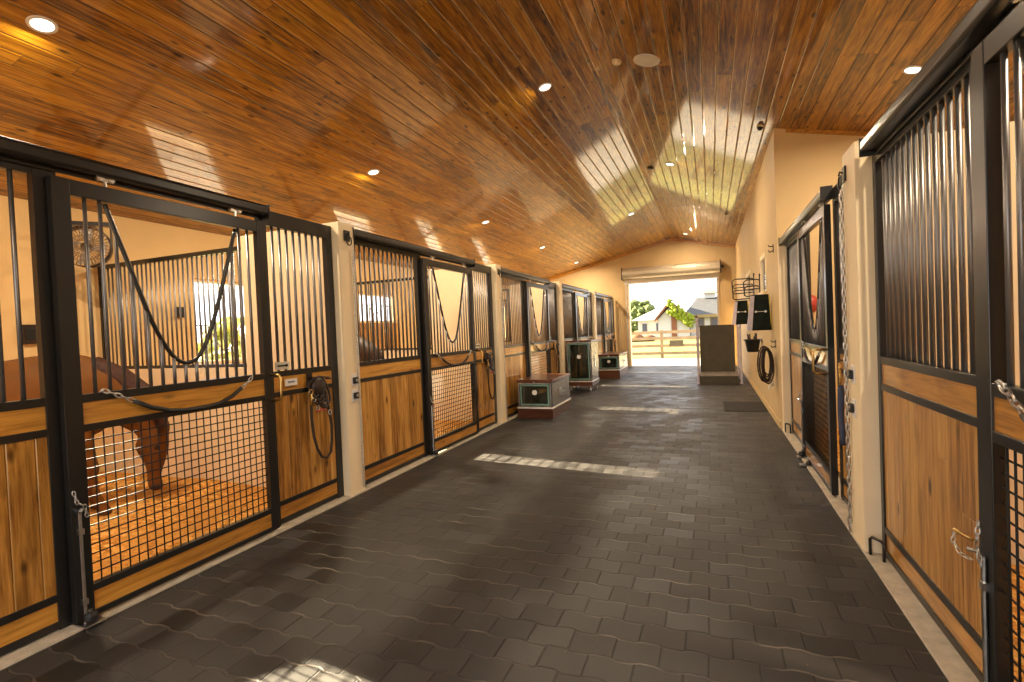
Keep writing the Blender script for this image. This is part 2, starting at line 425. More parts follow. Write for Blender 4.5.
# columns (with the solid wall behind each one)
for i in range(1, 5):
    yc = COLY[i]
    c = MB().box(-3.36, -3.17, yc - CW, yc + CW, 0, 2.58).build('pillar', M['cream'], bevel=.006)
    struct(c, 'cream pillar between left stalls', 'pillar')
    w = MB().box(-4.43, -3.36, yc - .09, yc + .09, -.02, 2.58).box(BACK_L, -4.43, yc - .08, yc + .08, -.02, 1.235)
    struct(w.build('wall_partition', M['block']), 'pale partition wall between left stalls', 'wall')
for (ya, yb) in ((3.70, 3.99), (7.40, 7.52)):
    c = MB().box(.86, 1.06, ya, yb, 0, 2.58 if ya < 5 else 2.5).build('pillar', M['cream'], bevel=.006)
    struct(c, 'cream pillar between right stalls', 'pillar')
w = MB().box(1.06, 2.13, 3.775, 3.955, -.02, 2.58).box(2.13, BACK_R, 3.785, 3.945, -.02, 1.235)
struct(w.build('wall_partition', M['block']), 'pale partition wall between right stalls', 'wall')

# partition grilles over the low partition walls
def grille(w, name, label):
    t = thing(name, label, 'stall grille', group='grilles between the stalls')
    MB().box(0, w, -.025, .025, 0, .035).box(0, w, -.025, .025, 1.22, 1.265).box(0, .04, -.025, .025, 0, 1.265).box(w - .04, w, -.025, .025, 0, 1.265).build('frame', M['black'], t)
    n = int(w / .077)
    for k in range(1, n):
        x = w * k / n
        MB().tube([(x, 0, .03), (x, 0, 1.23)], .011, 6).build('bar', M['bar'], t, smooth=True)
    return t
WG = 2.47
gp = grille(WG, 'partition_grille', 'black barred grille above low wall behind the grazing horse')
gp.location = (BACK_L, COLY[1], 1.235)
dup(gp, (BACK_L, COLY[2], 1.235), 0, 'black barred grille above low wall beyond the dark bay horse')
dup(gp, (BACK_L, COLY[3], 1.235), 0, 'black barred grille behind the stall fronts at the low tack trunk')
dup(gp, (BACK_L, COLY[4], 1.235), 0, 'black barred grille behind the stall fronts at the tall cabinet')
dup(gp, (2.13, COLY[1], 1.235), 0, 'black barred grille above low wall between the two right stalls')

# openings in the back walls: windows with a frame, guard bars
def back_window(n, x, ya, yb, za, zb, label, out):
    f = MB(); d0, d1 = x - .04, x + .04
    f.box(d0, d1, ya, ya + .05, za, zb).box(d0, d1, yb - .05, yb, za, zb).box(d0, d1, ya + .05, yb - .05, za, za + .05).box(d0, d1, ya + .05, yb - .05, zb - .05, zb)
    w = struct(f.build('window_%d' % n, M['cream'], bevel=.004), label, 'window')
    g = MB(); h = min(.58, (zb - za) * .6)
    yc = (ya + yb) / 2; pts = []
    for k in range(13):
        u = -1 + 2 * k / 12; pts.append((x, yc + .25 * u, za + .06 + .36 * min(1, abs(u) ** 1.6) * h / .58 + .12))
    g.tube([(x, ya + .05, za + h)] + [(x, yc - .28, za + h)] + pts[1:-1] + [(x, yc + .28, za + h), (x, yb - .05, za + h)], .011, 6)
    for k in range(1, 12):
        y = ya + (yb - ya) * k / 12
        u = abs(y - yc) / .25
        top = za + h if u > 1.05 else za + .06 + .36 * min(1, u ** 1.6) * h / .58 + .12
        g.tube([(x, y, za + .04), (x, y, top)], .007, 6)
    g.build('window_guard', M['bar'], w, smooth=True)
lbl = ['behind the grazing horse', 'seen through the grille of the first partition', 'above the wooden half door beyond the second partition', 'behind the tall cabinet stall', 'of the last left stall']
for k, (ya, yb, za, zb) in enumerate(WINL): back_window(k + 1, BACK_L - .09, ya, yb, za, zb, 'pale framed stall window ' + lbl[k], -1)
for k, (ya, yb, za, zb) in enumerate(WINR): back_window(k + 6, BACK_R + .09, ya, yb, za, zb, 'unseen pale framed window added to light the right stall ' + ('nearest the camera' if k == 0 else 'by the end wall'), 1)
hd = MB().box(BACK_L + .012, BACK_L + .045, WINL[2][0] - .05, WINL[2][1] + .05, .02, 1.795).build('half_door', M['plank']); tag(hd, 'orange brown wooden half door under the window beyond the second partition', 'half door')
for n, (ya, yb, za, zb) in enumerate(WI):
    f = MB(); d0, d1 = .850, .888
    f.box(d0, d1, ya - .04, ya + .04, za - .04, zb + .04).box(d0, d1, yb - .04, yb + .04, za - .04, zb + .04).box(d0, d1, ya + .04, yb - .04, zb - .04, zb + .04).box(.80, d1, ya - .06, yb + .06, za - .06, za)
    w = struct(f.build('window_%d' % (n + 8), M['cream'], bevel=.005), ['small window in the tan side wall above the large blanket', 'small window in the tan side wall beyond the blanket racks'][n], 'window')
    MB().box(.878, .883, ya + .03, yb - .03, za, zb - .03).build('pane', M['glass'], w)

# ------------------------------------------------------------------ stall fronts (local frame: +X to the aisle, +Y along it, z up)
Z = dict(b0=.022, b1=.062, k1=.165, l1=.205, p1=1.045, m1=1.085, r1=1.205, u1=1.25)
SP = .077
def frame_panel(y0, y1, post_l, post_r, top0, top1):
    """fixed panel of the stall front, returns its Empty"""
    def make(label, name, cat, group):
        t = thing(name, label, cat, group=group)
        f = MB(); d0, d1 = -.05, 0.
        f.box(d0, d1, y0, y0 + post_l, .014, top1).box(d0, d1, y1 - post_r, y1, .014, top1)
        a, b = y0 + post_l, y1 - post_r
        for (z0, z1) in ((Z['b0'], Z['b1']), (Z['k1'], Z['l1']), (Z['p1'], Z['m1']), (Z['r1'], Z['u1']), (top0, top1)):
            f.box(d0 + .002, d1 - .002, a, b, z0, z1)
        f.build('frame', M['black'], t, bevel=.003)
        MB().box(-.04, -.010, a, b, Z['b1'], Z['k1']).build('kick_board', M['board'], t)
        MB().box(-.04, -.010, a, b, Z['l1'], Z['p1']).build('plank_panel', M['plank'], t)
        MB().box(-.04, -.010, a, b, Z['m1'], Z['r1']).build('rail_board', M['board'], t)
        n = max(2, round((b - a) / SP))
        for k in range(1, n):
            y = a + (b - a) * k / n
            MB().tube([(-.025, y, Z['u1'] - .01), (-.025, y, top0 + .01)], .0115, 8).build('bar', M['bar'], t, smooth=True)
        return t
    return make
G1, G2, G3 = 'long barred stall panels', 'sliding stall doors', 'narrow barred stall panels'
pA = frame_panel(0., 1.335, .05, .105, 2.42, 2.50)('long barred stall panel with wide knotty planks at the left photo edge', 'stall_screen', 'stall screen', G1)
pN = frame_panel(2.64, 3.445, .065, .075, 2.42, 2.54)('narrow barred stall panel with name plate and halter beside the grazing horse', 'narrow_stall_screen', 'stall screen', G3)

# sliding door with dropped V yoke
YK = [(.26, 2.325), (.335, 2.10), (.41, 1.875), (.49, 1.645), (.56, 1.50), (.62, 1.415), (.69, 1.378), (.76, 1.40), (.82, 1.475), (.88, 1.60), (.95, 1.80), (1.03, 2.06), (1.11, 2.325)]
def yoke_z(y):
    for (a, za), (b, zb) in zip(YK, YK[1:]):
        if a <= y <= b: return za + (zb - za) * (y - a) / (b - a)
    return None
def make_door(label):
    t = thing('stall_door', label, 'stall door', group=G2)
    W = 1.355; sl, sr = .085, .07; d0, d1 = .012, .060; c = .036
    f = MB().box(d0, d1, 0, sl, .03, 2.42).box(d0, d1, W - sr, W, .03, 2.42)
    for (z0, z1) in ((.03, .062), (Z['k1'], Z['l1']), (Z['p1'], Z['m1']), (Z['r1'], Z['u1']), (2.335, 2.42)):
        f.box(d0 + .002, d1 - .002, sl, W - sr, z0, z1)
    f.build('frame', M['black'], t, bevel=.003)
    MB().box(d0 + .008, d1 - .010, sl, W - sr, .062, Z['k1']).build('kick_board', M['board'], t)
    MB().box(d0 + .008, d1 - .010, sl, W - sr, Z['m1'], Z['r1']).build('rail_board', M['board'], t)
    # square welded mesh
    g = MB(); a, b = sl, W - sr; n = round((b - a) / .051)
    for k in range(1, n): y = a + (b - a) * k / n; g.tube([(c + .004, y, Z['l1'] - .005), (c + .004, y, Z['p1'] + .005)], .0040, 6)
    n = round((Z['p1'] - Z['l1']) / .051)
    for k in range(1, n): z = Z['l1'] + (Z['p1'] - Z['l1']) * k / n; g.tube([(c - .004, a - .005, z), (c - .004, b + .005, z)], .0040, 6)
    mg = g.build('mesh_panel', M['mesh'], t, smooth=True)
    n = round((b - a) / SP)
    for k in range(1, n):
        y = a + (b - a) * k / n; zt = yoke_z(y) or 2.345
        MB().tube([(c, y, Z['u1'] - .01), (c, y, zt)], .0105, 8).build('bar', M['bar'], t, smooth=True)
    # smooth yoke rod
    pts = []
    for i in range(len(YK) - 1):
        p0 = YK[max(i - 1, 0)]; p1 = YK[i]; p2 = YK[i + 1]; p3 = YK[min(i + 2, len(YK) - 1)]
        for s in range(4):
            u = s / 4
            pts.append((c, *[.5 * ((2 * p1[q]) + (-p0[q] + p2[q]) * u + (2 * p0[q] - 5 * p1[q] + 4 * p2[q] - p3[q]) * u * u + (-p0[q] + 3 * p1[q] - 3 * p2[q] + p3[q]) * u ** 3) for q in (0, 1)]))
    pts.append((c, *YK[-1]))
    MB().tube(pts, .0135, 8).build('yoke', M['black'], t, smooth=True)
    for y in (.27, 1.12):
        h = MB().box(c - .006, c + .006, y - .045, y + .045, 2.455, 2.478).tube([(c, y, 2.415), (c, y, 2.46)], .009, 8)
        for q in (-.03, .03): h.lathe([(.004, -.014), (.018, -.014), (.018, .014), (.004, .014)], (c, y + q, 2.474), 'X', 12)
        h.build('roller_hanger', M['chrome'], t, smooth=False)
    # handle: brass pull loop
    y = W - .02
    h = MB().tube([(d1 - .004, y, 1.235), (d1 + .085, y, 1.235), (d1 + .105, y, 1.215), (d1 + .105, y, 1.06), (d1 + .085, y, 1.035), (d1 - .004, y, 1.035)], .009, 8)
    h.build('pull_handle', M['brass'], t, smooth=True)
    # cane bolt on the leading stile
    r = MB().tube([(d1 + .008, .035, .62), (d1 + .008, .035, .02)], .008, 8).tube([(d1 + .008, .035, .62), (d1 + .03, .035, .64), (d1 + .05, .02, .64)], .008, 8)
    r.box(d1 - .004, d1 + .018, .022, .048, .50, .53).box(d1 - .004, d1 + .018, .022, .048, .12, .15)
    bo = r.build('cane_bolt', M['chrome'], t, smooth=False)
    MB().chain([(d1 + .012, .01, .74), (d1 + .02, .02, .68), (d1 + .03, .05, .65), (d1 + .025, .06, .59)], .022, .0028, .007).build('safety_chain', M['chrome'], bo, smooth=True)
    return t
dr = make_door('black sliding stall door with the horse behind its mesh')

def make_track(label):
    t = thing('door_track', label, 'door track', group='door tracks over the stalls')
    f = MB().prism([(.004, 2.475), (.075, 2.475), (.085, 2.49), (.085, 2.535), (.07, 2.555), (.004, 2.555)], 1, 0., 2.66)
    f.prism([(.004, 2.452), (.016, 2.452), (.016, 2.475), (.004, 2.475)], 1, 0., 2.66)
    f.build('rail', M['black'], t, bevel=.004)
    for ya in (-.008, 2.66): MB().box(.0, .088, ya, ya + .008, 2.45, 2.56).build('end_cap', M['rubber'], t)
    return t
tk = make_track('long black door track above the grazing horse stall')

def make_guide(label):
    t = thing('floor_guide', label, 'floor guide', group='door guides on the curb')
    MB().box(.0, .13, -.05, .05, 0, .008).build('base_plate', M['chrome'], t, bevel=.002)
    MB().lathe([(.006, 0), (.026, .004), (.032, .02), (.028, .045), (.010, .055)], (.085, 0, .010), 'Z', 14).build('roller', M['rubber'], t, smooth=True)
    MB().lathe([(.010, 0), (.010, .012)], (.085, 0, .064), 'Z', 8).build('bolt_head', M['chrome'], t)
    return t
fg = make_guide('steel floor guide with dark roller below the near left door post')

def make_chain(label):
    """rubber covered stall chain slung across the door rail"""
    t = thing('stall_chain', label, 'chain', group='rubber stall chains')
    P = [(.074, .175, 1.262), (.076, .23, 1.235), (.078, .33, 1.180), (.080, .43, 1.125), (.082, .54, 1.088), (.082, .65, 1.072), (.082, .76, 1.070), (.081, .88, 1.083), (.080, .98, 1.118), (.078, 1.06, 1.165), (.076, 1.12, 1.205), (.074, 1.16, 1.235)]
    MB().tube(P[2:10], .014, 8).build('rubber_sleeve', M['rubber'], t, smooth=True)
    MB().chain(P[:3], .034, .0042, .011).build('end_links', M['chrome'], t, smooth=True)
    MB().chain(P[9:], .034, .0042, .011).build('end_links', M['chrome'], t, smooth=True)
    for (y, z) in ((.175, 1.255), (1.16, 1.235)): MB().tube([(.055, y, z), (.075, y, z), (.080, y, z + .012)], .005, 6).build('screw_eye', M['chrome'], t, smooth=True)
    return t
ch = make_chain('black rubber stall chain slung across the grazing horse door')

def make_latch(label):
    t = thing('door_latch', label, 'latch', group='latches on the stall fronts')
    MB().box(0, .012, 2.72, 2.86, 1.262, 1.325).build('plate', M['plate'], t, bevel=.003)
    MB().box(.012, .016, 2.735, 2.82, 1.287, 1.300).lathe([(.003, .012), (.012, .012), (.012, .018), (.003, .018)], (0, 2.825, 1.2935), 'X', 12).build('keyhole_slot', M['rubber'], t)
    return t
la = make_latch('pale slotted latch plate on the narrow panel above the name plate')
def make_plate(label):
    t = thing('name_plate', label, 'name plate')
    MB().box(0, .006, 2.80, 2.945, 1.115, 1.185).build('plate', M['brass'], t, bevel=.002)
    MB().box(.006, .008, 2.808, 2.937, 1.122, 1.178).build('card', M['white'], t)
    MB().box(.008, .0092, 2.835, 2.91, 1.146, 1.160).build('lettering', M['ink'], t)
    return t
npl = make_plate('small white name plate on the rail beside the hanging halter')

def make_halter(label):
    t = thing('halter', label, 'halter', group='halters hung on the stall fronts')
    h = MB(); y0 = 3.08
    h.tube([(.0, y0, 1.165), (.06, y0, 1.165), (.085, y0 + .02, 1.175), (.085, y0 + .15, 1.15), (.06, y0 + .2, 1.14), (0, y0 + .2, 1.14)], .008, 6)
    h.box(0, .006, y0 - .03, y0 + .03, 1.10, 1.21).build('bracket', M['black'], t)
    s = MB(); rnd = random.Random(3)
    for k in range(9):
        yy = y0 + .0 + .018 * k; l = .12 + .16 * rnd.random(); w = .05 + .04 * rnd.random()
        ring = [(.03 + .045 * math.sin(a * 1.0) * rnd.uniform(.7, 1), yy + w * .55 * math.cos(a), 1.15 - l / 2 - l / 2 * math.sin(a + PI / 2 * 0) * 1.0) for a in [2 * PI * i / 14 for i in range(14)]]
        s.tube(ring, .010, 6, closed=True)
    s.ellipsoid((.04, y0 + .06, 1.07), (.035, .085, .09), nu=10, nv=8)
    s.build('strap_bundle', M['leather'], t, smooth=True)
    for (yy, zz) in ((y0 - .02, .98), (y0 + .13, .93), (y0 + .16, .84), (y0 + .02, .90)):
        MB().tube([(.065, yy + .018 * math.cos(a), zz + .022 * math.sin(a)) for a in [2 * PI * i / 10 for i in range(10)]], .004, 5, closed=True).build('ring', M['chrome'], t, smooth=True)
    b = MB().tube([(.07, y0 - .06, 1.03), (.072, y0 - .058, .93)], .009, 6).tube([(.07, y0 - .06 + .024 * math.cos(a), 1.045 + .024 * math.sin(a)) for a in [2 * PI * i / 10 for i in range(10)]], .005, 5, closed=True)
    b.build('snap', M['brass'], t, smooth=True)
    l = [(.06, y0 - .055, .93), (.055, y0 - .05, .80), (.05, y0 - .03, .66), (.045, y0 + .01, .54), (.045, y0 + .06, .46), (.045, y0 + .12, .44), (.045, y0 + .17, .48), (.045, y0 + .19, .58), (.05, y0 + .19, .72), (.05, y0 + .16, .88), (.05, y0 + .13, 1.0)]
    MB().tube(l, .012, 8).build('lead_rope', M['rope'], t, smooth=True)
    MB().tube([(.065, y0 + .0, .87), (.065, y0 + .07, .88), (.065, y0 + .12, .86)], .009, 6).build('red_tie', M['red'], t, smooth=True)
    return t
ha = make_halter('dark leather halter and lead rope beside the name plate')

def bay_left(i): return (XL, COLY[i - 1] + CW, 0)
def bay_right(y): return (XR, y, 0)
tips = {
 1: None,
 2: ('long barred stall panel between the first cream pillar and the second left door', 'black sliding stall door second from the camera on the left', 'narrow barred stall panel before the second cream pillar', 'second black door track above the dark bay horse stall'),
 3: ('long barred stall panel behind the low tack trunk', 'black sliding stall door behind the low tack trunk', 'narrow barred stall panel between the low tack trunk and tall cabinet', 'door track above the low tack trunk'),
 4: ('long barred stall panel behind the tall tack cabinet', 'black sliding stall door behind the tall tack cabinet', 'narrow barred stall panel just past the tall tack cabinet', 'door track above the tall tack cabinet'),
 5: ('long barred stall panel beside the smallest far trunk', 'black sliding stall door nearest the far left corner', 'narrow barred stall panel touching the far gable wall', 'door track ending at the far gable wall'),
}
def L(i): return Vector(bay_left(i))
pA.location = pN.location = L(1); dr.location = L(1) + Vector((0, 1.28, 0)); tk.location = L(1) + Vector((0, .0, 0))
fg.location = L(1) + Vector((.0, 1.33, .014)); ch.location = dr.location; la.location = L(1); npl.location = L(1); ha.location = L(1)
for i in range(2, 6):
    a, d, n, r = tips[i]
    dup(pA, L(i), 0, a); dup(pN, L(i), 0, n); dup(dr, L(i) + Vector((0, 1.28, 0)), 0, d); dup(tk, L(i), 0, r)
    w = ['', '', 'second left door from the camera', 'left door behind the low tack trunk', 'left door behind the tall cabinet', 'left door in the far corner'][i]
    dup(fg, L(i) + Vector((0, 1.33, .014)), 0, 'steel floor guide under the ' + w)
    dup(ch, L(i) + Vector((0, 1.28, 0)), 0, 'black rubber stall chain across the ' + w)
    dup(la, L(i), 0, 'pale slotted latch plate beside the ' + w)
    dup(ha, L(i), 0, 'dark leather halter and lead rope beside the ' + w)
# right side: the same fronts turned about
R1, R2 = Vector((XR, 3.69, 0)), Vector((XR, 7.40, 0))
def Rr(o, base, dy, label): return dup(o, base + Vector((0, -dy, 0)), PI, label)
Rr(pA, R1, 0, 'long barred stall panel with glossy planks at the right photo edge')
Rr(dr, R1, 1.40, 'black sliding stall door with heavy mesh cut by the right photo edge')
Rr(tk, R1, .10, 'black door track under the ceiling at the upper right photo corner')
Rr(ch, R1, 1.40, 'black rubber stall chain on the door at the right photo edge')
Rr(pA, R2, 0, 'long barred stall panel of the right stall next to the hanging bridles')
Rr(dr, R2, 1.28, 'sliding stall door on the right beyond the chained cream pillar')
Rr(pN, R2, 0, 'narrow barred stall panel behind the blue lead rope')
Rr(tk, R2, 0, 'silvery edged door track above the right stall beyond the chained pillar')
Rr(fg, R2 + Vector((0, 0, .014)), 1.33, 'steel floor guide on the right curb under the far edge of the yoke door')
Rr(ch, R2, 1.28, 'black rubber stall chain across the right door beyond the chained pillar')

# ------------------------------------------------------------------ pillar hardware
def tie_ring(label, loc, rotz):
    t = thing('tie_ring', label, 'tie ring', loc, rotz, 'tie rings on the pillars')
    MB().box(0, .012, -.04, .04, -.05, .05).build('plate', M['black'], t, bevel=.003)
    MB().tube([(.012, 0, .01), (.03, 0, .02), (.035, 0, .0), (.02, 0, -.01)], .007, 6).build('eye', M['black'], t, smooth=True)
    MB().tube([(.03, .035 * math.sin(a), -.05 + .042 * math.cos(a)) for a in [2 * PI * i / 14 for i in range(14)]], .006, 6, closed=True).build('ring', M['black'], t, smooth=True)
    return t
tr = tie_ring('black tie ring on the first cream pillar from the left', (-3.17, COLY[1] + .0, 2.46), 0)
dup(tr, (-3.17, COLY[2], 2.46), 0, 'black tie ring on the second cream pillar on the left')
dup(tr, (.86, 3.93, 2.44), PI, 'black tie ring at the top of the chained right pillar')
def col_chain(label, loc, z0, z1, rotz, m='chrome', pitch=.03, r=.0036):
    o = MB().chain([(.012, 0, z1), (.012, 0, z0)], pitch, r, .0095).build('tie_chain', M[m], None, loc, rotz, smooth=True)
    return tag(o, label, 'chain', 'tie chains down the pillars')
col_chain('pale slender chain hanging down the first left pillar', (-3.165, COLY[1] + .06, 0), .06, 2.36, 0)
col_chain('pale slender chain hanging down the second left pillar', (-3.165, COLY[2] + .06, 0), .06, 2.36, 0)
col_chain('heavy steel chain hanging down the right pillar', (.852, 3.955, 0), .05, 2.36, PI, pitch=.045, r=.006)
def socket(label, loc, rotz):
    t = thing('power_socket', label, 'socket', loc, rotz, 'sockets on the pillars')
    MB().box(0, .008, -.045, .045, -.058, .058).build('plate', M['white'], t, bevel=.003)
    MB().box(.008, .03, -.03, .03, -.03, .03).build('cover', M['rubber'], t, bevel=.006)
    MB().lathe([(.004, .03), (.016, .03), (.012, .036), (.004, .036)], (0, .006, 0), 'X', 10).build('outlet', M['chrome'], t)
    return t
so = socket('upper of two white sockets on the first left pillar', (-3.17, COLY[1] + .01, 1.09), 0)
dup(so, (-3.17, COLY[1] + .01, .945), 0, 'lower of two white sockets on the first left pillar')
dup(so, (.86, 3.85, 1.12), PI, 'upper of two white sockets on the chained right pillar')
dup(so, (.86, 3.85, .90), PI, 'lower of two white sockets on the chained right pillar')
def staple(label, loc):
    o = MB().tube([(0, -.05, 0), (0, -.05, .10), (0, -.035, .115), (0, .035, .115), (0, .05, .10), (0, .05, 0)], .009, 6).build('door_stop', M['black'], None, loc, .5, smooth=True)
    return tag(o, label, 'door stop', 'U shaped door stops')
staple('dark U shaped door stop at the foot of the chained right pillar', (.905, 3.62, .014))
staple('dark U shaped door stop at the foot of the far right pillar', (.90, 7.36, .014))
# blue lead rope with brass snap beside the right pillar
t = thing('lead_rope', 'blue grey lead rope on a brass snap beside the chained right pillar', 'lead rope', (XR, 4.42, 0), PI)
MB().tube([(.045, .0 + .015 * math.sin(k), .98 - .05 * k) for k in range(10)], .017, 8).tube([(.05, -.03 + .01 * math.cos(k), .95 - .05 * k) for k in range(8)], .015, 8).build('rope', M['bluerope'], t, smooth=True)
MB().tube([(.05, 0, 1.10), (.05, 0, .98)], .009, 6).tube([(.05, .026 * math.cos(a), 1.125 + .026 * math.sin(a)) for a in [2 * PI * i / 10 for i in range(10)]], .006, 6, closed=True).build('snap', M['brass'], t, smooth=True)
MB().tube([(0, 0, 1.17), (.05, 0, 1.17), (.06, 0, 1.155)], .007, 6).build('hook', M['black'], t, smooth=True)
# chrome floor bolt by the right door
t = thing('door_anchor', 'low chrome door anchor lying on the right curb', 'door anchor', (.91, 5.75, .014))
MB().box(-.11, .02, -.05, .05, 0, .008).build('plate', M['chrome'], t, bevel=.002)
MB().lathe([(.01, 0), (.028, .004), (.02, .035), (.008, .04)], (-.03, 0, .008), 'Z', 12).build('stop', M['rubber'], t, smooth=True)
# bolt with chain on the near right panel
t = thing('bolt_and_chain', 'pale bolt with dangling chain on the planks at the right photo edge', 'bolt', (XR - .002, 2.50, .56), PI)
MB().tube([(.0, .0, .03), (.045, -.055, .045)], .009, 8).build('bolt', M['brass'], t, smooth=True)
MB().chain([(.045, -.05, .04), (.05, -.045, .0), (.04, -.01, -.035), (.02, .03, -.04)], .020, .0026, .007).build('chain', M['chrome'], t, smooth=True)

# ------------------------------------------------------------------ tack boxes and cabinet
def trunk(name, label, cat, loc, w, d, h, base, lid, feet=0, em=.10, emz=.60):
    """front faces -Y (towards the camera)"""
    t = thing(name, label, cat, loc); z0 = feet
    MB().box(-.012, w + .012, -.012, d + .012, z0, z0 + base).build('plinth', M['dkwood'], t, bevel=.006)
    MB().box(-.022, w + .022, -.022, d + .022, z0 + base, z0 + base + .022).build('base_moulding', M['white'], t, bevel=.005)
    b0, b1 = z0 + base + .022, h - lid
    MB().box(0, w, 0, d, b0, b1).build('body', M['lacquer'], t, bevel=.004)
    def ring(x0, x1, za, zb, y, wd, th):
        q = MB(); q.box(x0, x0 + wd, y - th, y, za, zb).box(x1 - wd, x1, y - th, y, za, zb).box(x0 + wd, x1 - wd, y - th, y, za, za + wd).box(x0 + wd, x1 - wd, y - th, y, zb - wd, zb); return q
    ring(0.008, w - .008, b0 + .004, b1 - .004, 0, .022, .006).build('corner_trim', M['sidepanel'], t)
    p = ring(.045, w - .045, b0 + .035, b1 - .035, 0, .024, .007).build('teal_border', M['teal'], t)
    ez = b0 + (b1 - b0) * emz; c = w / 2
    e = MB(); pol = [(c + em * .5 * math.cos(a) * (1 if abs(math.cos(a)) < .9 else .9), ez + em * .42 * math.sin(a)) for a in [2 * PI * i / 16 for i in range(16)]]
    e.prism(pol, 1, -.006, 0).build('emblem', M['white'], t)
    MB().box(w, w + .006, .03, d - .03, b0 + .03, b1 - .03).build('side_panel', M['sidepanel'], t, bevel=.002)
    MB().box(w + .006, w + .016, d * .5 - .05, d * .5 + .05, b0 + (b1 - b0) * .35, b0 + (b1 - b0) * .65).tube([(w + .016, d * .5 - .06, b0 + (b1 - b0) * .55), (w + .05, d * .5 - .04, b0 + (b1 - b0) * .5), (w + .05, d * .5 + .04, b0 + (b1 - b0) * .5), (w + .016, d * .5 + .06, b0 + (b1 - b0) * .55)], .008, 6).build('side_handle', M['chrome'], t)
    MB().box(-.016, w + .016, -.016, d + .016, b1, h - .012).build('lid', M['dkwood'], t, bevel=.006)
    MB().box(-.016, w + .016, -.016, d + .016, h - .012, h).build('lid_top', M['dkwood'], t, bevel=.004)
    MB().box(w * .5 - .02, w * .5 + .02, -.024, -.016, b1 - .015, b1 + .02).build('lid_clasp', M['chrome'], t)
    if feet:
        for x in (.05, w - .05):
            for y in (.06, d - .06):
                c_ = MB().tube([(x, y, feet), (x, y, feet * .55)], .014, 8).lathe([(.01, -.016), (feet * .3, -.016), (feet * .3, .016), (.01, .016)], (x, y, feet * .3), 'X', 14)
                c_.build('caster', M['chrome'], t)
    return t
trunk('tack_box', 'low dark green tack trunk with teal border, nearest of the trunks', 'tack trunk', (-3.09, 7.95, 0), .60, 1.12, .655, .165, .05)
trunk('tack_cabinet', 'tall dark green tack cabinet on casters with brown plinth', 'tack cabinet', (-3.165, 11.42, 0), .58, .74, 1.20, .09, .035, .14, .11, .62)
trunk('tack_box', 'smaller dark tack trunk farthest away by the gable wall', 'tack trunk', (-3.02, 14.3, 0), .58, 1.5, .70, .24, .05)

# ------------------------------------------------------------------ right wall furnishings
def blanket(label, y, xo, w0, w1, ztop, zbot, th=.05):
    """blanket folded over an arm that stands out from the wall; broad face to the camera"""
    t = thing('horse_blanket', label, 'blanket', (0, y, 0), 0, 'folded blankets on the side wall')
    b = MB(); n = 9; rows = 10
    for side in (-1, 1):
        vs = []; fs = []
        for j in range(rows + 1):
            u = j / rows; z = ztop - (ztop - zbot) * u; xa = xo + w0[0] + (w1[0] - w0[0]) * u; xb = xo + w0[1] + (w1[1] - w0[1]) * u
            for i in range(n + 1):
                v = i / n; bulge = .35 + .65 * min(1, u * 4)
                yy = side * (th * bulge * .8 + .012 * math.sin(v * 9 + j * .5) * u)
                vs.append((xa + (xb - xa) * v, yy, z))
        for j in range(rows):
            for i in range(n): fs.append((j * (n + 1) + i, j * (n + 1) + i + 1, (j + 1) * (n + 1) + i + 1, (j + 1) * (n + 1) + i))
        b.add(vs, fs)
    # close top and edges
    xa, xb = xo + w0[0], xo + w0[1]
    b.tube([(xa, 0, ztop), (xb, 0, ztop)], th * .34, 8)
    o = b.build('folded_cloth', M['blanket'], t, smooth=True)
    s = o.modifiers.new('thick', 'SOLIDIFY'); s.thickness = .012
    e = MB(); e.prism([(xo + w0[0] - .012, ztop), (xo + w0[0] + .035, ztop), (xo + w1[0] + .04, zbot), (xo + w1[0] - .035, zbot)], 1, -th * .98, th * .98)
    e.build('edge_binding', M['piping'], t)
    e = MB(); e.prism([(xo + w0[1] - .006, ztop), (xo + w0[1] + .006, ztop), (xo + w1[1] + .008, zbot), (xo + w1[1] - .006, zbot)], 1, -th * .9, th * .9)
    e.build('trim_strip', M['yellow'], t)
    c = xo + (w1[0] + w1[1]) / 2; zc = (ztop + zbot) / 2 + .02
    q = MB()
    for dx in (-.055, .075): q.prism([(c + dx + .018 * math.cos(a), zc + .018 * math.sin(a)) for a in [2 * PI * i / 8 for i in range(8)]], 1, -th * .8 - .024, -th * .8 - .004)
    q.box(c - .05, c + .06, -th * .8 - .022, -th * .8 - .004, zc - .004, zc + .004)
    q.build('emblem', M['white'], t)
    return t
blanket('large dark green folded blanket on the side wall, nearer of two', 8.45, .86, (-.26, -.03), (-.31, -.005), 1.87, 1.345)
blanket('smaller dark green folded blanket on the side wall, farther of two', 11.1, .86, (-.37, -.15), (-.42, -.13), 1.89, 1.43)
def rack(label, y, z, reach, arms):
    t = thing('blanket_rack', label, 'blanket rack', (.86, y, 0), 0, 'swing arm blanket racks')
    MB().tube([(-.02, 0, z + .12), (-.02, 0, z - .45)], .010, 8).box(-.02, 0, -.02, .02, z + .07, z + .10).box(-.02, 0, -.02, .02, z - .42, z - .39).build('pivot_rod', M['black'], t)
    for k in range(arms):
        zz = z - .12 * k; dy = -.05 * k
        MB().tube([(-.02, 0, zz), (-.06, dy, zz + .02), (-reach + .05, dy * 3, zz + .02), (-reach, dy * 3, zz - .02), (-reach, dy * 3 - .01, zz - .14), (-reach + .04, dy * 2, zz - .16), (-.02, 0, zz - .14)], .012, 6).build('arm', M['black'], t, smooth=True)
    return t
rack('steel swing arm rack above the smaller far blanket', 11.2, 2.33, .42, 3)
rack('steel swing arm rack between the two blankets', 9.95, 2.21, .28, 2)
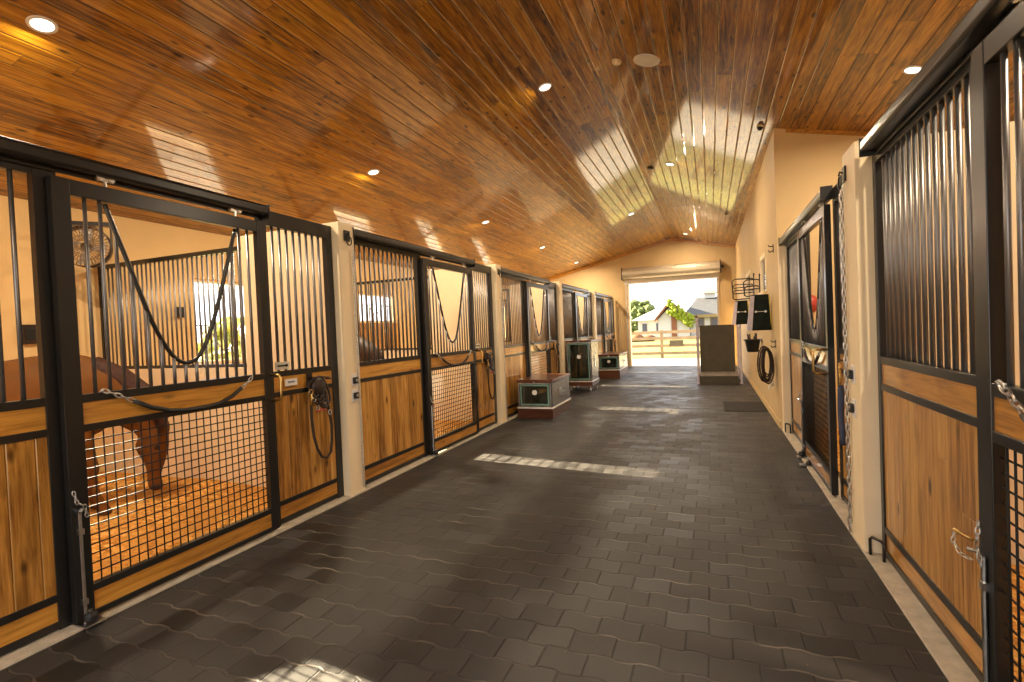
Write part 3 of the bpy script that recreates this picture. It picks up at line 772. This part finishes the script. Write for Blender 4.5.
def peg(label, y, z, w=.05):
    t = thing('wall_hook', label, 'hook', (.86, y, z), 0, 'hooks on the side wall')
    MB().box(-.008, 0, -.025, .025, -.06, .06).build('plate', M['black'], t, bevel=.002)
    MB().tube([(-.006, 0, .03), (-.05, 0, .03), (-.065, 0, .05)], .007, 6).tube([(-.006, 0, -.03), (-.05, 0, -.05), (-.065, 0, -.02)], .007, 6).build('prongs', M['black'], t, smooth=True)
peg('dark double hook high on the tan wall before the window', 7.95, 2.50)
peg('dark hook on the side wall above the hanging bridles', 8.0, 1.15)
peg('dark hook on the tan wall far beyond the blankets', 14.6, 1.9)
# basket
t = thing('wall_basket', 'black tapering basket hung on the side wall below the blankets', 'basket', (.70, 10.0, .93))
prof = [(.085, 0), (.095, .015), (.125, .20), (.15, .215), (.15, .23), (.118, .225), (.08, .02)]
MB().lathe(prof, (0, 0, 0), 'Z', 20).build('tub', M['rubber'], t, smooth=True)
MB().tube([(.12, -.04, .20), (.16, -.04, .26)], .006, 6).tube([(.12, .04, .20), (.16, .04, .26)], .006, 6).build('hanger', M['chrome'], t)
t2 = MB()
rr = random.Random(5)
for k in range(9):
    a = rr.random() * 6.28; q = rr.uniform(.02, .08); t2.tube([(q * math.cos(a), q * math.sin(a), .12), (q * 1.4 * math.cos(a) - .02, q * 1.4 * math.sin(a), .27 + .07 * rr.random())], .012, 6)
b = t2.build('grooming_brushes', M['leather'], None, (.70, 10.0, .93), smooth=True); tag(b, 'dark grooming tools sticking out of the black wall basket', 'grooming tools', kind='stuff')
# bridles / coiled reins
t = thing('bridle', 'black leather bridle with reins in loops on the side wall', 'bridle', (.86, 8.0, 0))
s = MB(); rr = random.Random(11)
for k in range(10):
    yo = -.14 + .030 * k; top = 1.10 + rr.uniform(-.03, .02); ln = rr.uniform(.36, .52); wd = rr.uniform(.06, .12)
    xo = -.075 - .055 * rr.random() - wd * .35
    ring = [(xo + wd * .8 * math.cos(a), yo * .6 + .05 * math.cos(a), top - ln / 2 + ln / 2 * math.sin(a)) for a in [2 * PI * i / 16 for i in range(16)]]
    s.tube(ring, .010, 6, closed=True)
s.build('strap', M['leather'], t, smooth=True)
q = MB()
for (yy, zz) in ((-.10, .60), (.06, .57)): q.tube([(-.06, yy + .035 * math.cos(a), zz + .035 * math.sin(a)) for a in [2 * PI * i / 12 for i in range(12)]], .005, 6, closed=True)
q.tube([(-.06, -.07, .59), (-.06, .03, .58)], .007, 6).build('bit', M['chrome'], t, smooth=True)
# small white outlets on the side wall
for (y, z, lb) in ((10.05, 1.13, 'small white switch on the side wall beside the basket'), (9.0, .42, 'small white outlet low on the side wall under the bridle')):
    t = thing('wall_outlet', lb, 'outlet', (.86, y, z)); MB().box(-.012, 0, -.05, .05, -.04, .04).build('plate', M['white'], t, bevel=.003)
    MB().box(-.018, -.012, -.02, .02, -.015, .015).build('rocker', M['white'], t)
# floor mats
m_ = MB().box(.18, .83, 9.05, 10.1, 0, .010).build('floor_mat', M['mat'], bevel=.003); tag(m_, 'black rubber mat on the pavers below the blankets', 'mat')
# platform with tall dark backboard
t = thing('wash_platform', 'low platform with tall dark backboard between pale lilac posts', 'platform', (-.33, 13.0, 0))
MB().box(.04, .92, .03, 1.15, 0, .18).build('base', M['dkboard'], t, bevel=.006)
MB().box(.04, .92, .02, 1.15, .18, .20).build('tread', M['greyboard'], t, bevel=.004)
MB().box(.06, .90, 1.10, 1.15, .20, 1.42).build('backboard', M['dkboard'], t, bevel=.004)
for (x, h) in ((0, 1.62), (.96, 1.45)):
    p = MB().box(x, x + .045, .0, .06, 0, h).box(x, x + .045, 1.10, 1.16, 0, h).box(x, x + .045, .06, 1.10, h - .10, h - .05).box(x, x + .045, .06, 1.10, .30, .35).build('post', M['postpale'], t, bevel=.005)
    MB().box(x - .01, x + .055, -.02, .08, 0, .03).build('post_foot', M['postpale'], p)
    MB().lathe([(.012, 0), (.030, .01), (.03, .03), (.012, .06)], (x + .022, .03, h), 'Z', 12).build('post_cap', M['dkboard'], p, smooth=True)
# roller door rolled up over the far doorway
t = thing('roller_door', 'cream steel roller door rolled up above the far doorway', 'roller door', (0, YF, 0))
prof = []
for k in range(25):
    a = 2 * PI * k / 24; prof.append((-.17 + .165 * math.cos(a) * (1 + .03 * (k % 2)), 3.36 + .20 * math.sin(a) * (1 + .03 * (k % 2))))
MB().prism(prof[:-1], 0, -2.88, .36).build('barrel', M['roller'], t)
q = MB()
for k in range(4): q.box(-2.85, .33, -.10 - .010 * (k % 2), -.04, 3.02 + .045 * k, 3.065 + .045 * k)
q.build('curtain', M['roller'], t, bevel=.004)
MB().box(-2.84, .32, -.12, -.03, 2.985, 3.02).build('bottom_bar', M['white'], t, bevel=.004)
for x in (-2.91, .36): MB().box(x, x + .03, -.34, 0, 3.14, 3.58).build('end_plate', M['black'], t)
MB().tube([(.39, -.17, 3.36), (.50, -.17, 3.36)], .02, 8).lathe([(.02, 0), (.07, 0), (.07, .03), (.02, .03)], (.42, -.17, 3.36), 'X', 14).build('hand_chain_wheel', M['black'], t)
for x in (-2.83, .24): MB().box(x, x + .07, -.05, -.035, 0, 3.02).build('guide_rail', M['roller'], t)

# ------------------------------------------------------------------ ceiling fittings
tilt = math.atan(SL)
def ceil_obj(name, label, cat, x, y, group=None):
    t = thing(name, label, cat, (x, y, roofz(x)), 0, group); t.rotation_euler = (0, -tilt if x < RX else tilt, 0); return t
lights = [(-4.26, 2.11, 'round downlight at the upper left photo corner'), (-4.26, 5.80, 'round downlight above the first left pillar'), (-4.26, 9.52, 'round downlight above the third left stall'),
          (-4.26, 13.3, 'round downlight above the tall cabinet stall'), (-4.26, 17.1, 'round downlight on the left close to the gable wall'),
          (-1.73, 5.75, 'round downlight just left of the ceiling speaker'), (-.58, 9.49, 'round downlight within the bright reflection right of the ridge'), (-1.79, 13.12, 'round downlight left of the ridge near the bright reflection'),
          (-.65, 17.15, 'round downlight right of the ridge close to the gable wall'), (1.85, 5.85, 'round downlight above the right stalls'),
          (-1.73, -1.0, 'unseen round downlight kept behind the camera for its light'), (1.85, 2.1, 'unseen round downlight lighting the near right stall')]  # these two fixtures are unseen, kept as light sources
lamp0 = None
for (x, y, lb) in lights:
    if lamp0 is None:
        t = ceil_obj('recessed_downlight', lb, 'ceiling light', x, y, 'recessed ceiling downlights')
        MB().lathe([(.064, 0), (.086, 0), (.084, -.008), (.067, -.010)], (0, 0, 0), 'Z', 28, False).build('trim_ring', M['white'], t, smooth=False)
        MB().lathe([(.002, -.003), (.064, -.003), (.064, -.006), (.002, -.006)], (0, 0, 0), 'Z', 28).build('lens', M['lens'], t)
        lamp0 = t
    else:
        t = copy_tree(lamp0); t.location = (x, y, roofz(x)); t.rotation_euler = (0, -tilt if x < RX else tilt, 0); t['label'] = lb
    ld = bpy.data.lights.new('downlight_lamp', 'AREA'); ld.shape = 'DISK'; ld.size = .16; ld.energy = 110 if x < -3 else (90 if x > 1 else 66); ld.color = (1, .80, .56); ld.spread = PI
    lo = bpy.data.objects.new('downlight_lamp', ld); C.objects.link(lo); lo.location = (x, y, roofz(x) - .03); lo.rotation_euler = (0, 0, 0)
t = ceil_obj('ceiling_speaker', 'flat round white ceiling speaker near the ridge', 'speaker', -.55, 5.66)
MB().lathe([(.002, 0), (.13, 0), (.125, -.012), (.11, -.016), (.002, -.016)], (0, 0, 0), 'Z', 28).build('grille', M['white'], t)
MB().lathe([(.13, 0), (.14, 0), (.138, -.01), (.13, -.012)], (0, 0, 0), 'Z', 28, False).build('rim', M['white'], t)
t = ceil_obj('smoke_detector', 'small round beige smoke detector left of the speaker', 'smoke detector', -.87, 5.68)
MB().lathe([(.002, 0), (.055, 0), (.05, -.025), (.03, -.035), (.002, -.035)], (0, 0, 0), 'Z', 20).build('housing', M['cream'], t)
MB().lathe([(.002, -.035), (.018, -.035), (.014, -.042), (.002, -.042)], (0, 0, 0), 'Z', 12).build('sensor', M['white'], t)
for (x, y, lb) in ((.45, 13.2, 'dark dome camera on the ceiling by the side wall'), (.70, 7.45, 'dark dome camera on the ceiling at the corner of the end wall')):
    t = ceil_obj('dome_camera', lb, 'camera', x, y); MB().lathe([(.002, 0), (.045, 0), (.045, -.02), (.002, -.02)], (0, 0, 0), 'Z', 18).build('base', M['cream'], t)
    MB().lathe([(.036, -.02), (.033, -.04), (.02, -.056), (.002, -.06)], (0, 0, 0), 'Z', 18).build('dome', M['rubber'], t, smooth=True)
t = ceil_obj('smoke_detector', 'small dark detector by the ridge before the far reflection', 'smoke detector', -.95, 9.8)
MB().lathe([(.002, 0), (.06, 0), (.055, -.03), (.002, -.04)], (0, 0, 0), 'Z', 18).build('housing', M['leather'], t)

# ------------------------------------------------------------------ stall interiors
def bedding(label, x0, x1, y0, y1, seed):
    b = MB(); nx, ny = 36, 36; rr = random.Random(seed); vs = []; fs = []
    hs = [(rr.uniform(x0, x1), rr.uniform(y0, y1), rr.uniform(.02, .06), rr.uniform(.25, .6)) for _ in range(26)]
    for j in range(ny + 1):
        for i in range(nx + 1):
            x = x0 + (x1 - x0) * i / nx; y = y0 + (y1 - y0) * j / ny
            z = .012 + sum(h * math.exp(-((x - a) ** 2 + (y - c) ** 2) / (s * s)) for a, c, h, s in hs) + rr.uniform(0, .006)
            vs.append((x, y, min(z, .15)))
    for j in range(ny):
        for i in range(nx): k = j * (nx + 1) + i; fs.append((k, k + 1, k + nx + 2, k + nx + 1))
    o = b.add(vs, fs).build('wood_shavings', M['shavings'], smooth=True)
    return tag(o, label, 'bedding', kind='stuff')
bedding('golden wood shavings bedding under the grazing horse', BACK_L + .06, -3.37, YN, COLY[1] - .1, 1)
bedding('golden wood shavings bedding in the dark bay horse stall', BACK_L + .06, -3.37, COLY[1] + .1, COLY[2] - .1, 2)
bedding('wood shavings bedding in the stall behind the low tack trunk', BACK_L + .06, -3.37, COLY[2] + .1, COLY[3] - .1, 3)
bedding('wood shavings bedding in the near right stall', 1.07, BACK_R - .01, YN, COLY[1] - .12, 4)
bedding('wood shavings bedding in the right stall by the end wall', 1.07, BACK_R - .01, COLY[1] + .12, 7.5, 5)

def caps(b, p, q, r0, r1, n=5, sx=1.):
    p, q = Vector(p), Vector(q)
    for k in range(n + 1):
        u = k / n; c = p.lerp(q, u); r = r0 + (r1 - r0) * u
        b.ellipsoid(c, (r * sx, r, r), nu=12, nv=8)
def make_horse(label, m, name='horse'):
    """local frame: +Y the way it faces, head down grazing, z up, origin on the ground below the withers"""
    b = MB()
    # trunk : ellipsoids from chest to rump
    spine = [(-1.38, 1.10, .20, .30), (-1.22, 1.14, .265, .36), (-1.0, 1.09, .285, .36), (-.75, 1.04, .29, .36), (-.5, 1.02, .285, .38), (-.25, 1.04, .26, .40), (-.02, 1.05, .225, .40), (.16, 1.02, .19, .31)]
    for i in range(len(spine) - 1):
        a, c = spine[i], spine[i + 1]
        for s in range(4):
            u = s / 4; y, z, rx, rz = [a[q] + (c[q] - a[q]) * u for q in range(4)]
            b.ellipsoid((0, y, z), (rx, .20, rz), nu=16, nv=12)
    # neck, lowered
    nk = [((0, .02, 1.18), .26), ((0, .22, 1.07), .245), ((0, .40, .94), .205), ((0, .52, .80), .165), ((0, .575, .70), .135)]
    for (p, r), (q, s) in zip(nk, nk[1:]): caps(b, p, q, r, s, 4, .58)
    # head hanging down
    hd_ = [((0, .575, .645), .118), ((0, .585, .55), .112), ((0, .575, .43), .092), ((0, .555, .30), .070), ((0, .55, .21), .062), ((0, .545, .165), .055)]
    for (p, r), (q, s) in zip(hd_, hd_[1:]): caps(b, p, q, r, s, 4, .86)
    caps(b, (0, .50, .55), (0, .525, .40), .095, .06, 4, .6)              # cheek and jaw
    b.ellipsoid((0, .59, .17), (.052, .045, .05)); 
    for s in (-1, 1):
        b.tube([(s * .05, .60, .70), (s * .07, .66, .73), (s * .075, .715, .735)], [.034, .030, .006], 8)   # ears
        # forelegs
        fx = s * .13; fy = .0 if s < 0 else .10
        caps(b, (fx, -.04, .95), (fx, fy * .6 + .02, .66), .15, .085, 5, .7); caps(b, (fx, fy * .6 + .02, .66), (fx, fy + .03, .44), .078, .058, 4); b.ellipsoid((fx, fy + .035, .42), (.056, .06, .065))
        caps(b, (fx, fy + .03, .40), (fx, fy + .05, .16), .045, .040, 5); b.ellipsoid((fx, fy + .055, .14), (.05, .055, .05)); caps(b, (fx, fy + .055, .12), (fx, fy + .09, .06), .042, .05, 2)
        b.lathe([(.070, 0), (.058, .055), (.045, .075)], (fx, fy + .10, 0), 'Z', 12)
        # hind legs: stifle forward, hock back
        hx = s * .155; hy = 0 if s < 0 else -.12
        caps(b, (hx * .9, -1.20, 1.0), (hx, -1.10 + hy * .3, .80), .24, .165, 5, .65); caps(b, (hx, -1.10 + hy * .3, .80), (hx, -1.36 + hy, .52), .13, .070, 5, .8)
        b.ellipsoid((hx, -1.38 + hy, .50), (.052, .07, .075)); caps(b, (hx, -1.375 + hy, .48), (hx, -1.33 + hy, .18), .052, .044, 6)
        b.ellipsoid((hx, -1.325 + hy, .15), (.05, .055, .05)); caps(b, (hx, -1.32 + hy, .13), (hx, -1.28 + hy, .06), .042, .05, 2)
        b.lathe([(.070, 0), (.058, .055), (.045, .075)], (hx, -1.27 + hy, 0), 'Z', 12)
    o = b.build(name, m, smooth=True)
    r = o.modifiers.new('remesh', 'REMESH'); r.mode = 'VOXEL'; r.voxel_size = .02; r.use_smooth_shade = True
    s = o.modifiers.new('smooth', 'SMOOTH'); s.factor = .6; s.iterations = 22
    tag(o, label, 'horse')
    tl = MB().tube([(0, -1.52, 1.20), (0, -1.62, 1.10), (0, -1.64, .85), (0, -1.62, .60), (0, -1.60, .40)], [.03, .055, .07, .06, .015], 10).build('tail', M['hair'], o, smooth=True)
    mn = MB()
    cr = [(.19, 1.375), (.384, 1.255), (.537, 1.095), (.63, .925), (.668, .80)]
    for k in range(64):
        u = k / 63 * 3.999; q = int(u); y = cr[q][0] + (cr[q + 1][0] - cr[q][0]) * (u - q); z = cr[q][1] + (cr[q + 1][1] - cr[q][1]) * (u - q)
        mn.tube([(-.012, y - .02, z - .02), (.02, y + .006, z + .006), (.075, y - .012, z - .05), (.105, y - .04, z - .15)], [.020, .024, .022, .006], 6)
    mn.build('mane', M['hair'], o, smooth=True)
    for s_ in (-1, 1): MB().ellipsoid((s_ * .083, .60, .53), (.014, .022, .020)).build('eye', M['eye'], o, smooth=True)
    MB().ellipsoid((0, .565, .158), (.047, .056, .045)).build('muzzle', M['hair'], o, smooth=True)
    return o
h1 = make_horse('chestnut horse lowering its head behind the near left stall door', M['horse']); h1.location = (-5.27, 2.67, .02); h1.rotation_euler = (0, 0, math.radians(-40))
h2 = copy_tree(h1); h2['label'] = 'dark bay horse whose rump shows behind the second left stall panel'
h2.location = (-5.27, 5.04, .02); h2.rotation_euler = (0, 0, PI / 2)
h2.data = h1.data.copy(); h2.data.materials.clear(); h2.data.materials.append(M['bay'])

# fan in the corner of the first stall
t = thing('stall_fan', 'round caged fan bracketed to the tan wall above the grazing horse', 'fan', (-6.35, 3.42, 2.62), math.radians(-42))
t.scale = (.84, .84, .84)
cg = MB()
for k in range(36):
    a = 2 * PI * k / 36; ca, sa = math.cos(a), math.sin(a)
    cg.tube([(.14, .05 * ca, .05 * sa), (.13, .17 * ca, .17 * sa), (.07, .26 * ca, .26 * sa), (-.05, .26 * ca, .26 * sa), (-.10, .12 * ca, .12 * sa)], .004, 5)
for (x, r) in ((.135, .12), (.115, .20), (.07, .262), (-.05, .262), (.0, .262)): cg.tube([(x, r * math.cos(a), r * math.sin(a)) for a in [2 * PI * i / 24 for i in range(24)]], .005, 5, closed=True)
cg.build('cage', M['fanmetal'], t, smooth=True)
MB().lathe([(.268, -.10), (.272, -.02), (.272, .05), (.262, .05), (.262, -.02), (.258, -.10)], (0, 0, 0), 'X', 32, False).build('shroud', M['leather'], t, smooth=True)
for k in range(4):
    a = 2 * PI * k / 4; M3 = Matrix.Rotation(a, 3, 'X')
    v = [M3 @ Vector(p) for p in ((.03, .03, .03), (.05, -.05, .22), (.0, .09, .23), (-.01, .05, .04))]
    MB().add(v + [p + Vector((.006, 0, 0)) for p in v], [(0, 1, 2, 3), (7, 6, 5, 4), (0, 4, 5, 1), (1, 5, 6, 2), (2, 6, 7, 3), (3, 7, 4, 0)]).build('blade', M['fanblade'], t)
MB().lathe([(.05, -.14), (.06, -.10), (.06, .0), (.03, .05)], (0, 0, 0), 'X', 16).build('motor', M['fanmetal'], t, smooth=True)
MB().box(-.10, .0, -.27, .27, .28, .33).box(-.50, -.05, -.02, .02, .30, .34).tube([(-.45, 0, .05), (-.05, 0, .30)], .014, 6).box(-.03, .03, -.28, -.265, .0, .33).box(-.03, .03, .265, .28, .0, .33).build('bracket', M['black'], t)
def wallbox(label, loc, s=.09):
    t = thing('wall_switch_box', label, 'switch box', loc)
    MB().box(0, .05, -s, s, -s * 1.25, s * 1.25).build('housing', M['leather'], t, bevel=.01)
    MB().box(.05, .06, -s * .6, s * .6, -s * .7, s * .7).build('lid', M['rubber'], t, bevel=.004)
wallbox('dark box on the tan back wall behind the grazing horse', (BACK_L, 3.13, 1.68), .085)
wallbox('dark box on the tan wall left of the barred window', (BACK_L, 4.80, 1.95), .06)
t = thing('treat_ball', 'red rubber ball hung on the end wall behind the right yoke door', 'ball', (1.20, 7.38, 1.68))
MB().ellipsoid((0, 0, 0), (.10, .10, .12), nu=18, nv=12).build('shell', M['red'], t, smooth=True)
MB().tube([(0, 0, .11), (0, .02, .24), (0, .14, .26)], .008, 6).build('hook', M['black'], t, smooth=True)

# ------------------------------------------------------------------ outside
gr = MB().box(-120, 120, 23.2, 200, -.35, -.05).box(-120, -9.5, -40, 23.2, -.35, -.05).box(9, 120, -40, 23.2, -.35, -.05).build('ground', M['grass']); struct(gr, 'sunlit grass paddock outside', 'ground')
ap = MB().box(-9.5, 9, YF + .2, 23.2, -.3, -.03).build('ground', M['apron']); struct(ap, 'pale concrete apron outside the far door', 'ground')
ap = MB().box(-9.5, 9, -40, YN, -.3, -.03).build('ground', M['apron']); struct(ap, 'pale concrete yard behind the camera', 'ground')
ap = MB().box(1.06, 9, 7.72, YF + .2, -.3, -.03).box(-9.5, BACK_L - .18, YN, YF + .2, -.3, -.03).box(BACK_R + .18, 9, YN, 7.72, -.3, -.03).build('ground', M['apron']); struct(ap, 'pale gravel strip beside the barn', 'ground')
t = thing('rail_fence', 'weathered wooden rail fence across the paddock beyond the far door', 'fence', (0, 23.9, -.05))
for k in range(-6, 7):
    x = -2.1 + 2.3 * k; MB().box(x - .07, x + .07, -.07, .07, 0, 1.28).build('post', M['fence'], t, bevel=.01)
for z in (.22, .56, .90, 1.18): MB().box(-16, 12, -.10, -.065, z - .065, z + .065).build('rail', M['fence'], t)
MB().box(-1.75, -1.15, -.14, -.10, .55, .80).build('sign_board', M['dkboard'], t)

# house group far behind the fence
YH = 52.
t = thing('house', 'white house with grey shingle roof and vine covered porch gable', 'house', (0, YH, 0))
MB().box(-1.8, 6.5, 0, 8, -.05, 2.35).build('wall', M['housewhite'], t)
rf = MB().add([(-2.4, -.6, 2.25), (7.1, -.6, 2.25), (7.1, 8.6, 2.25), (-2.4, 8.6, 2.25), (-1.2, 4, 4.15), (6.4, 4, 4.15), (-2.4, -.6, 2.10), (7.1, -.6, 2.10), (7.1, 8.6, 2.10), (-2.4, 8.6, 2.10)],
    [(0, 1, 5, 4), (1, 2, 5), (2, 3, 4, 5), (3, 0, 4), (6, 7, 1, 0), (7, 8, 2, 1), (8, 9, 3, 2), (9, 6, 0, 3), (9, 8, 7, 6)]).build('roof', M['rooftile'], t)
MB().box(-2.4, 7.1, -.66, -.58, 2.02, 2.26).build('eaves_board', M['yellowtrim'], t)
for x in (-1.3, .0, 1.2, 2.6):
    w = MB().box(x, x + .8, -.05, .0, 1.05, 1.95).build('window', M['yellowtrim'], t); MB().box(x + .08, x + .72, -.07, -.05, 1.12, 1.88).build('pane', M['darkglass'], w)
cp = MB().box(-.5, .6, 3.4, 4.6, 4.0, 4.55).build('cupola', M['housewhite'], t)
MB().add([(-.75, 3.1, 4.5), (.85, 3.1, 4.5), (.85, 4.9, 4.5), (-.75, 4.9, 4.5), (.05, 4, 5.05)], [(0, 1, 4), (1, 2, 4), (2, 3, 4), (3, 0, 4), (3, 2, 1, 0)]).build('cupola_roof', M['fence'], cp)
# porch gable
px = -3.75
MB().prism([(px - 1.0, -.05), (px + 1.9, -.05), (px + 1.9, 1.9), (px + .15, 3.2), (px - 1.0, 2.0)], 1, -1.0, 2.0).build('porch_wall', M['housewhite'], t)
MB().prism([(px - 1.3, 1.75), (px + .15, 3.45), (px + 2.3, 1.75), (px + 2.3, 2.0), (px + .15, 3.75), (px - 1.3, 2.0)], 1, -1.5, 2.2).build('porch_roof', M['orangewood'], t)
MB().box(px + .25, px + .75, -1.12, -1.0, -.05, 2.4).build('porch_door', M['orangewood'], t)
v = MB(); rr = random.Random(9)
for k in range(130):
    u = rr.random(); v.ellipsoid((px + .1 + 2.1 * u + rr.uniform(-.2, .2), -1.55 + rr.uniform(-.2, .3), 3.6 - 1.7 * u + rr.uniform(-.95, .2)), tuple(rr.uniform(.10, .24) for _ in range(3)), nu=6, nv=4)
v.build('vine', M['vine'], t)
t = thing('outbuilding', 'long white outbuilding with pale sloping roof left of the house', 'building', (0, YH + 9, 0))
MB().box(-8.0, -4.0, 0, 9, -.05, 2.15).build('wall', M['housewhite'], t)
MB().add([(-8.7, -.5, 2.05), (-2.6, -.5, 2.05), (-2.6, 9.5, 2.05), (-8.7, 9.5, 2.05), (-4.6, 4, 4.2), (-2.6, 4, 4.2)], [(0, 1, 5, 4), (1, 2, 5), (2, 3, 4, 5), (3, 0, 4), (3, 2, 1, 0)]).build('roof', M['wingroof'], t)
for x in (-7.5, -5.9): MB().box(x, x + .55, -.05, 0, .6, 1.65).build('window', M['darkglass'], t)
mo = MB(); rr = random.Random(4)
for k in range(14): mo.ellipsoid((rr.uniform(-1.1, 1.1), rr.uniform(-.4, .4), rr.uniform(.0, .25)), (rr.uniform(.4, .7), .5, rr.uniform(.3, .55)), nu=10, nv=6)
tag(mo.build('earth_mound', M['earth'], None, (-6.3, 48, 0), smooth=True), 'low reddish earth mound before the white outbuilding', 'mound')
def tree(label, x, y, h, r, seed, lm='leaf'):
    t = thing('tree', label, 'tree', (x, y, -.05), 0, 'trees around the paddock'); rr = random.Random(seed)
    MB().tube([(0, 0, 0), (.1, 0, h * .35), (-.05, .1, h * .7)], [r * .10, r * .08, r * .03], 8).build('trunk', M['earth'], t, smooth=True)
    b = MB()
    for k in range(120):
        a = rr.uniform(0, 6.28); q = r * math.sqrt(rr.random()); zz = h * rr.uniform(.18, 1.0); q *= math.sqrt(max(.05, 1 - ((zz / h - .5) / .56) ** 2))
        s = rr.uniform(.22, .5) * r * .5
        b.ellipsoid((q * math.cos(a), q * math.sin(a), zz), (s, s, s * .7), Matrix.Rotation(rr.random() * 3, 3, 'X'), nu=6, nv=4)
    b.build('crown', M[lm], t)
tree('tall bushy green tree at the left edge of the doorway view', -13.2, 74, 5.2, 2.5, 1)
tree('rounded green tree behind the white outbuilding', -10.2, 81, 5.2, 2.6, 2)
tree('lower green tree between outbuilding and porch gable', -6.0, 88, 4.6, 2.6, 3)
tree('broad green tree past the left edge of the doorway view', -18.6, 78, 6.0, 2.4, 4)
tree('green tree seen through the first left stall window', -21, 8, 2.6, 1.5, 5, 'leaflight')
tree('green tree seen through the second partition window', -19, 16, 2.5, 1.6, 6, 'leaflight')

# ------------------------------------------------------------------ light
w = bpy.data.worlds.new('world'); bpy.context.scene.world = w; w.use_nodes = True
bg = w.node_tree.nodes['Background']; bg.inputs[0].default_value = (.93, .95, 1., 1); bg.inputs[1].default_value = 3.5
sn = bpy.data.lights.new('sun', 'SUN'); sn.energy = 80; sn.angle = math.radians(.6); sn.color = (1, .83, .56)
so_ = bpy.data.objects.new('sun', sn); C.objects.link(so_)
d = Vector((1, -.12, -.37)); so_.rotation_euler = d.to_track_quat('-Z', 'Y').to_euler()

# ------------------------------------------------------------------ camera
f_px = 500.; yaw, pit, rol = [math.radians(a) for a in (21.6756, 1.2, -2.4194)]
fw = Vector((-math.sin(yaw) * math.cos(pit), math.cos(yaw) * math.cos(pit), -math.sin(pit)))
rt = Vector((math.cos(yaw), math.sin(yaw), 0)); up = rt.cross(fw)
r2 = math.cos(rol) * rt + math.sin(rol) * up; u2 = -math.sin(rol) * rt + math.cos(rol) * up
cam = bpy.data.cameras.new('camera'); co_ = bpy.data.objects.new('camera', cam); C.objects.link(co_)
cam.sensor_fit = 'HORIZONTAL'; cam.sensor_width = 36; cam.lens = f_px / 1024 * 36; cam.clip_start = .05; cam.clip_end = 500
mw = Matrix((r2, u2, -fw)).transposed().to_4x4(); mw.translation = (0, 0, 1.5); co_.matrix_world = mw
sc = bpy.context.scene; sc.camera = co_
sc.view_settings.view_transform = 'Standard'; sc.view_settings.look = 'None'; sc.view_settings.gamma = 1; sc.view_settings.use_curve_mapping = False
sc.view_settings.exposure = 0.0
try:
    sc.cycles.use_denoising = True; sc.cycles.max_bounces = 10; sc.cycles.diffuse_bounces = 6; sc.cycles.transparent_max_bounces = 12
except Exception: pass
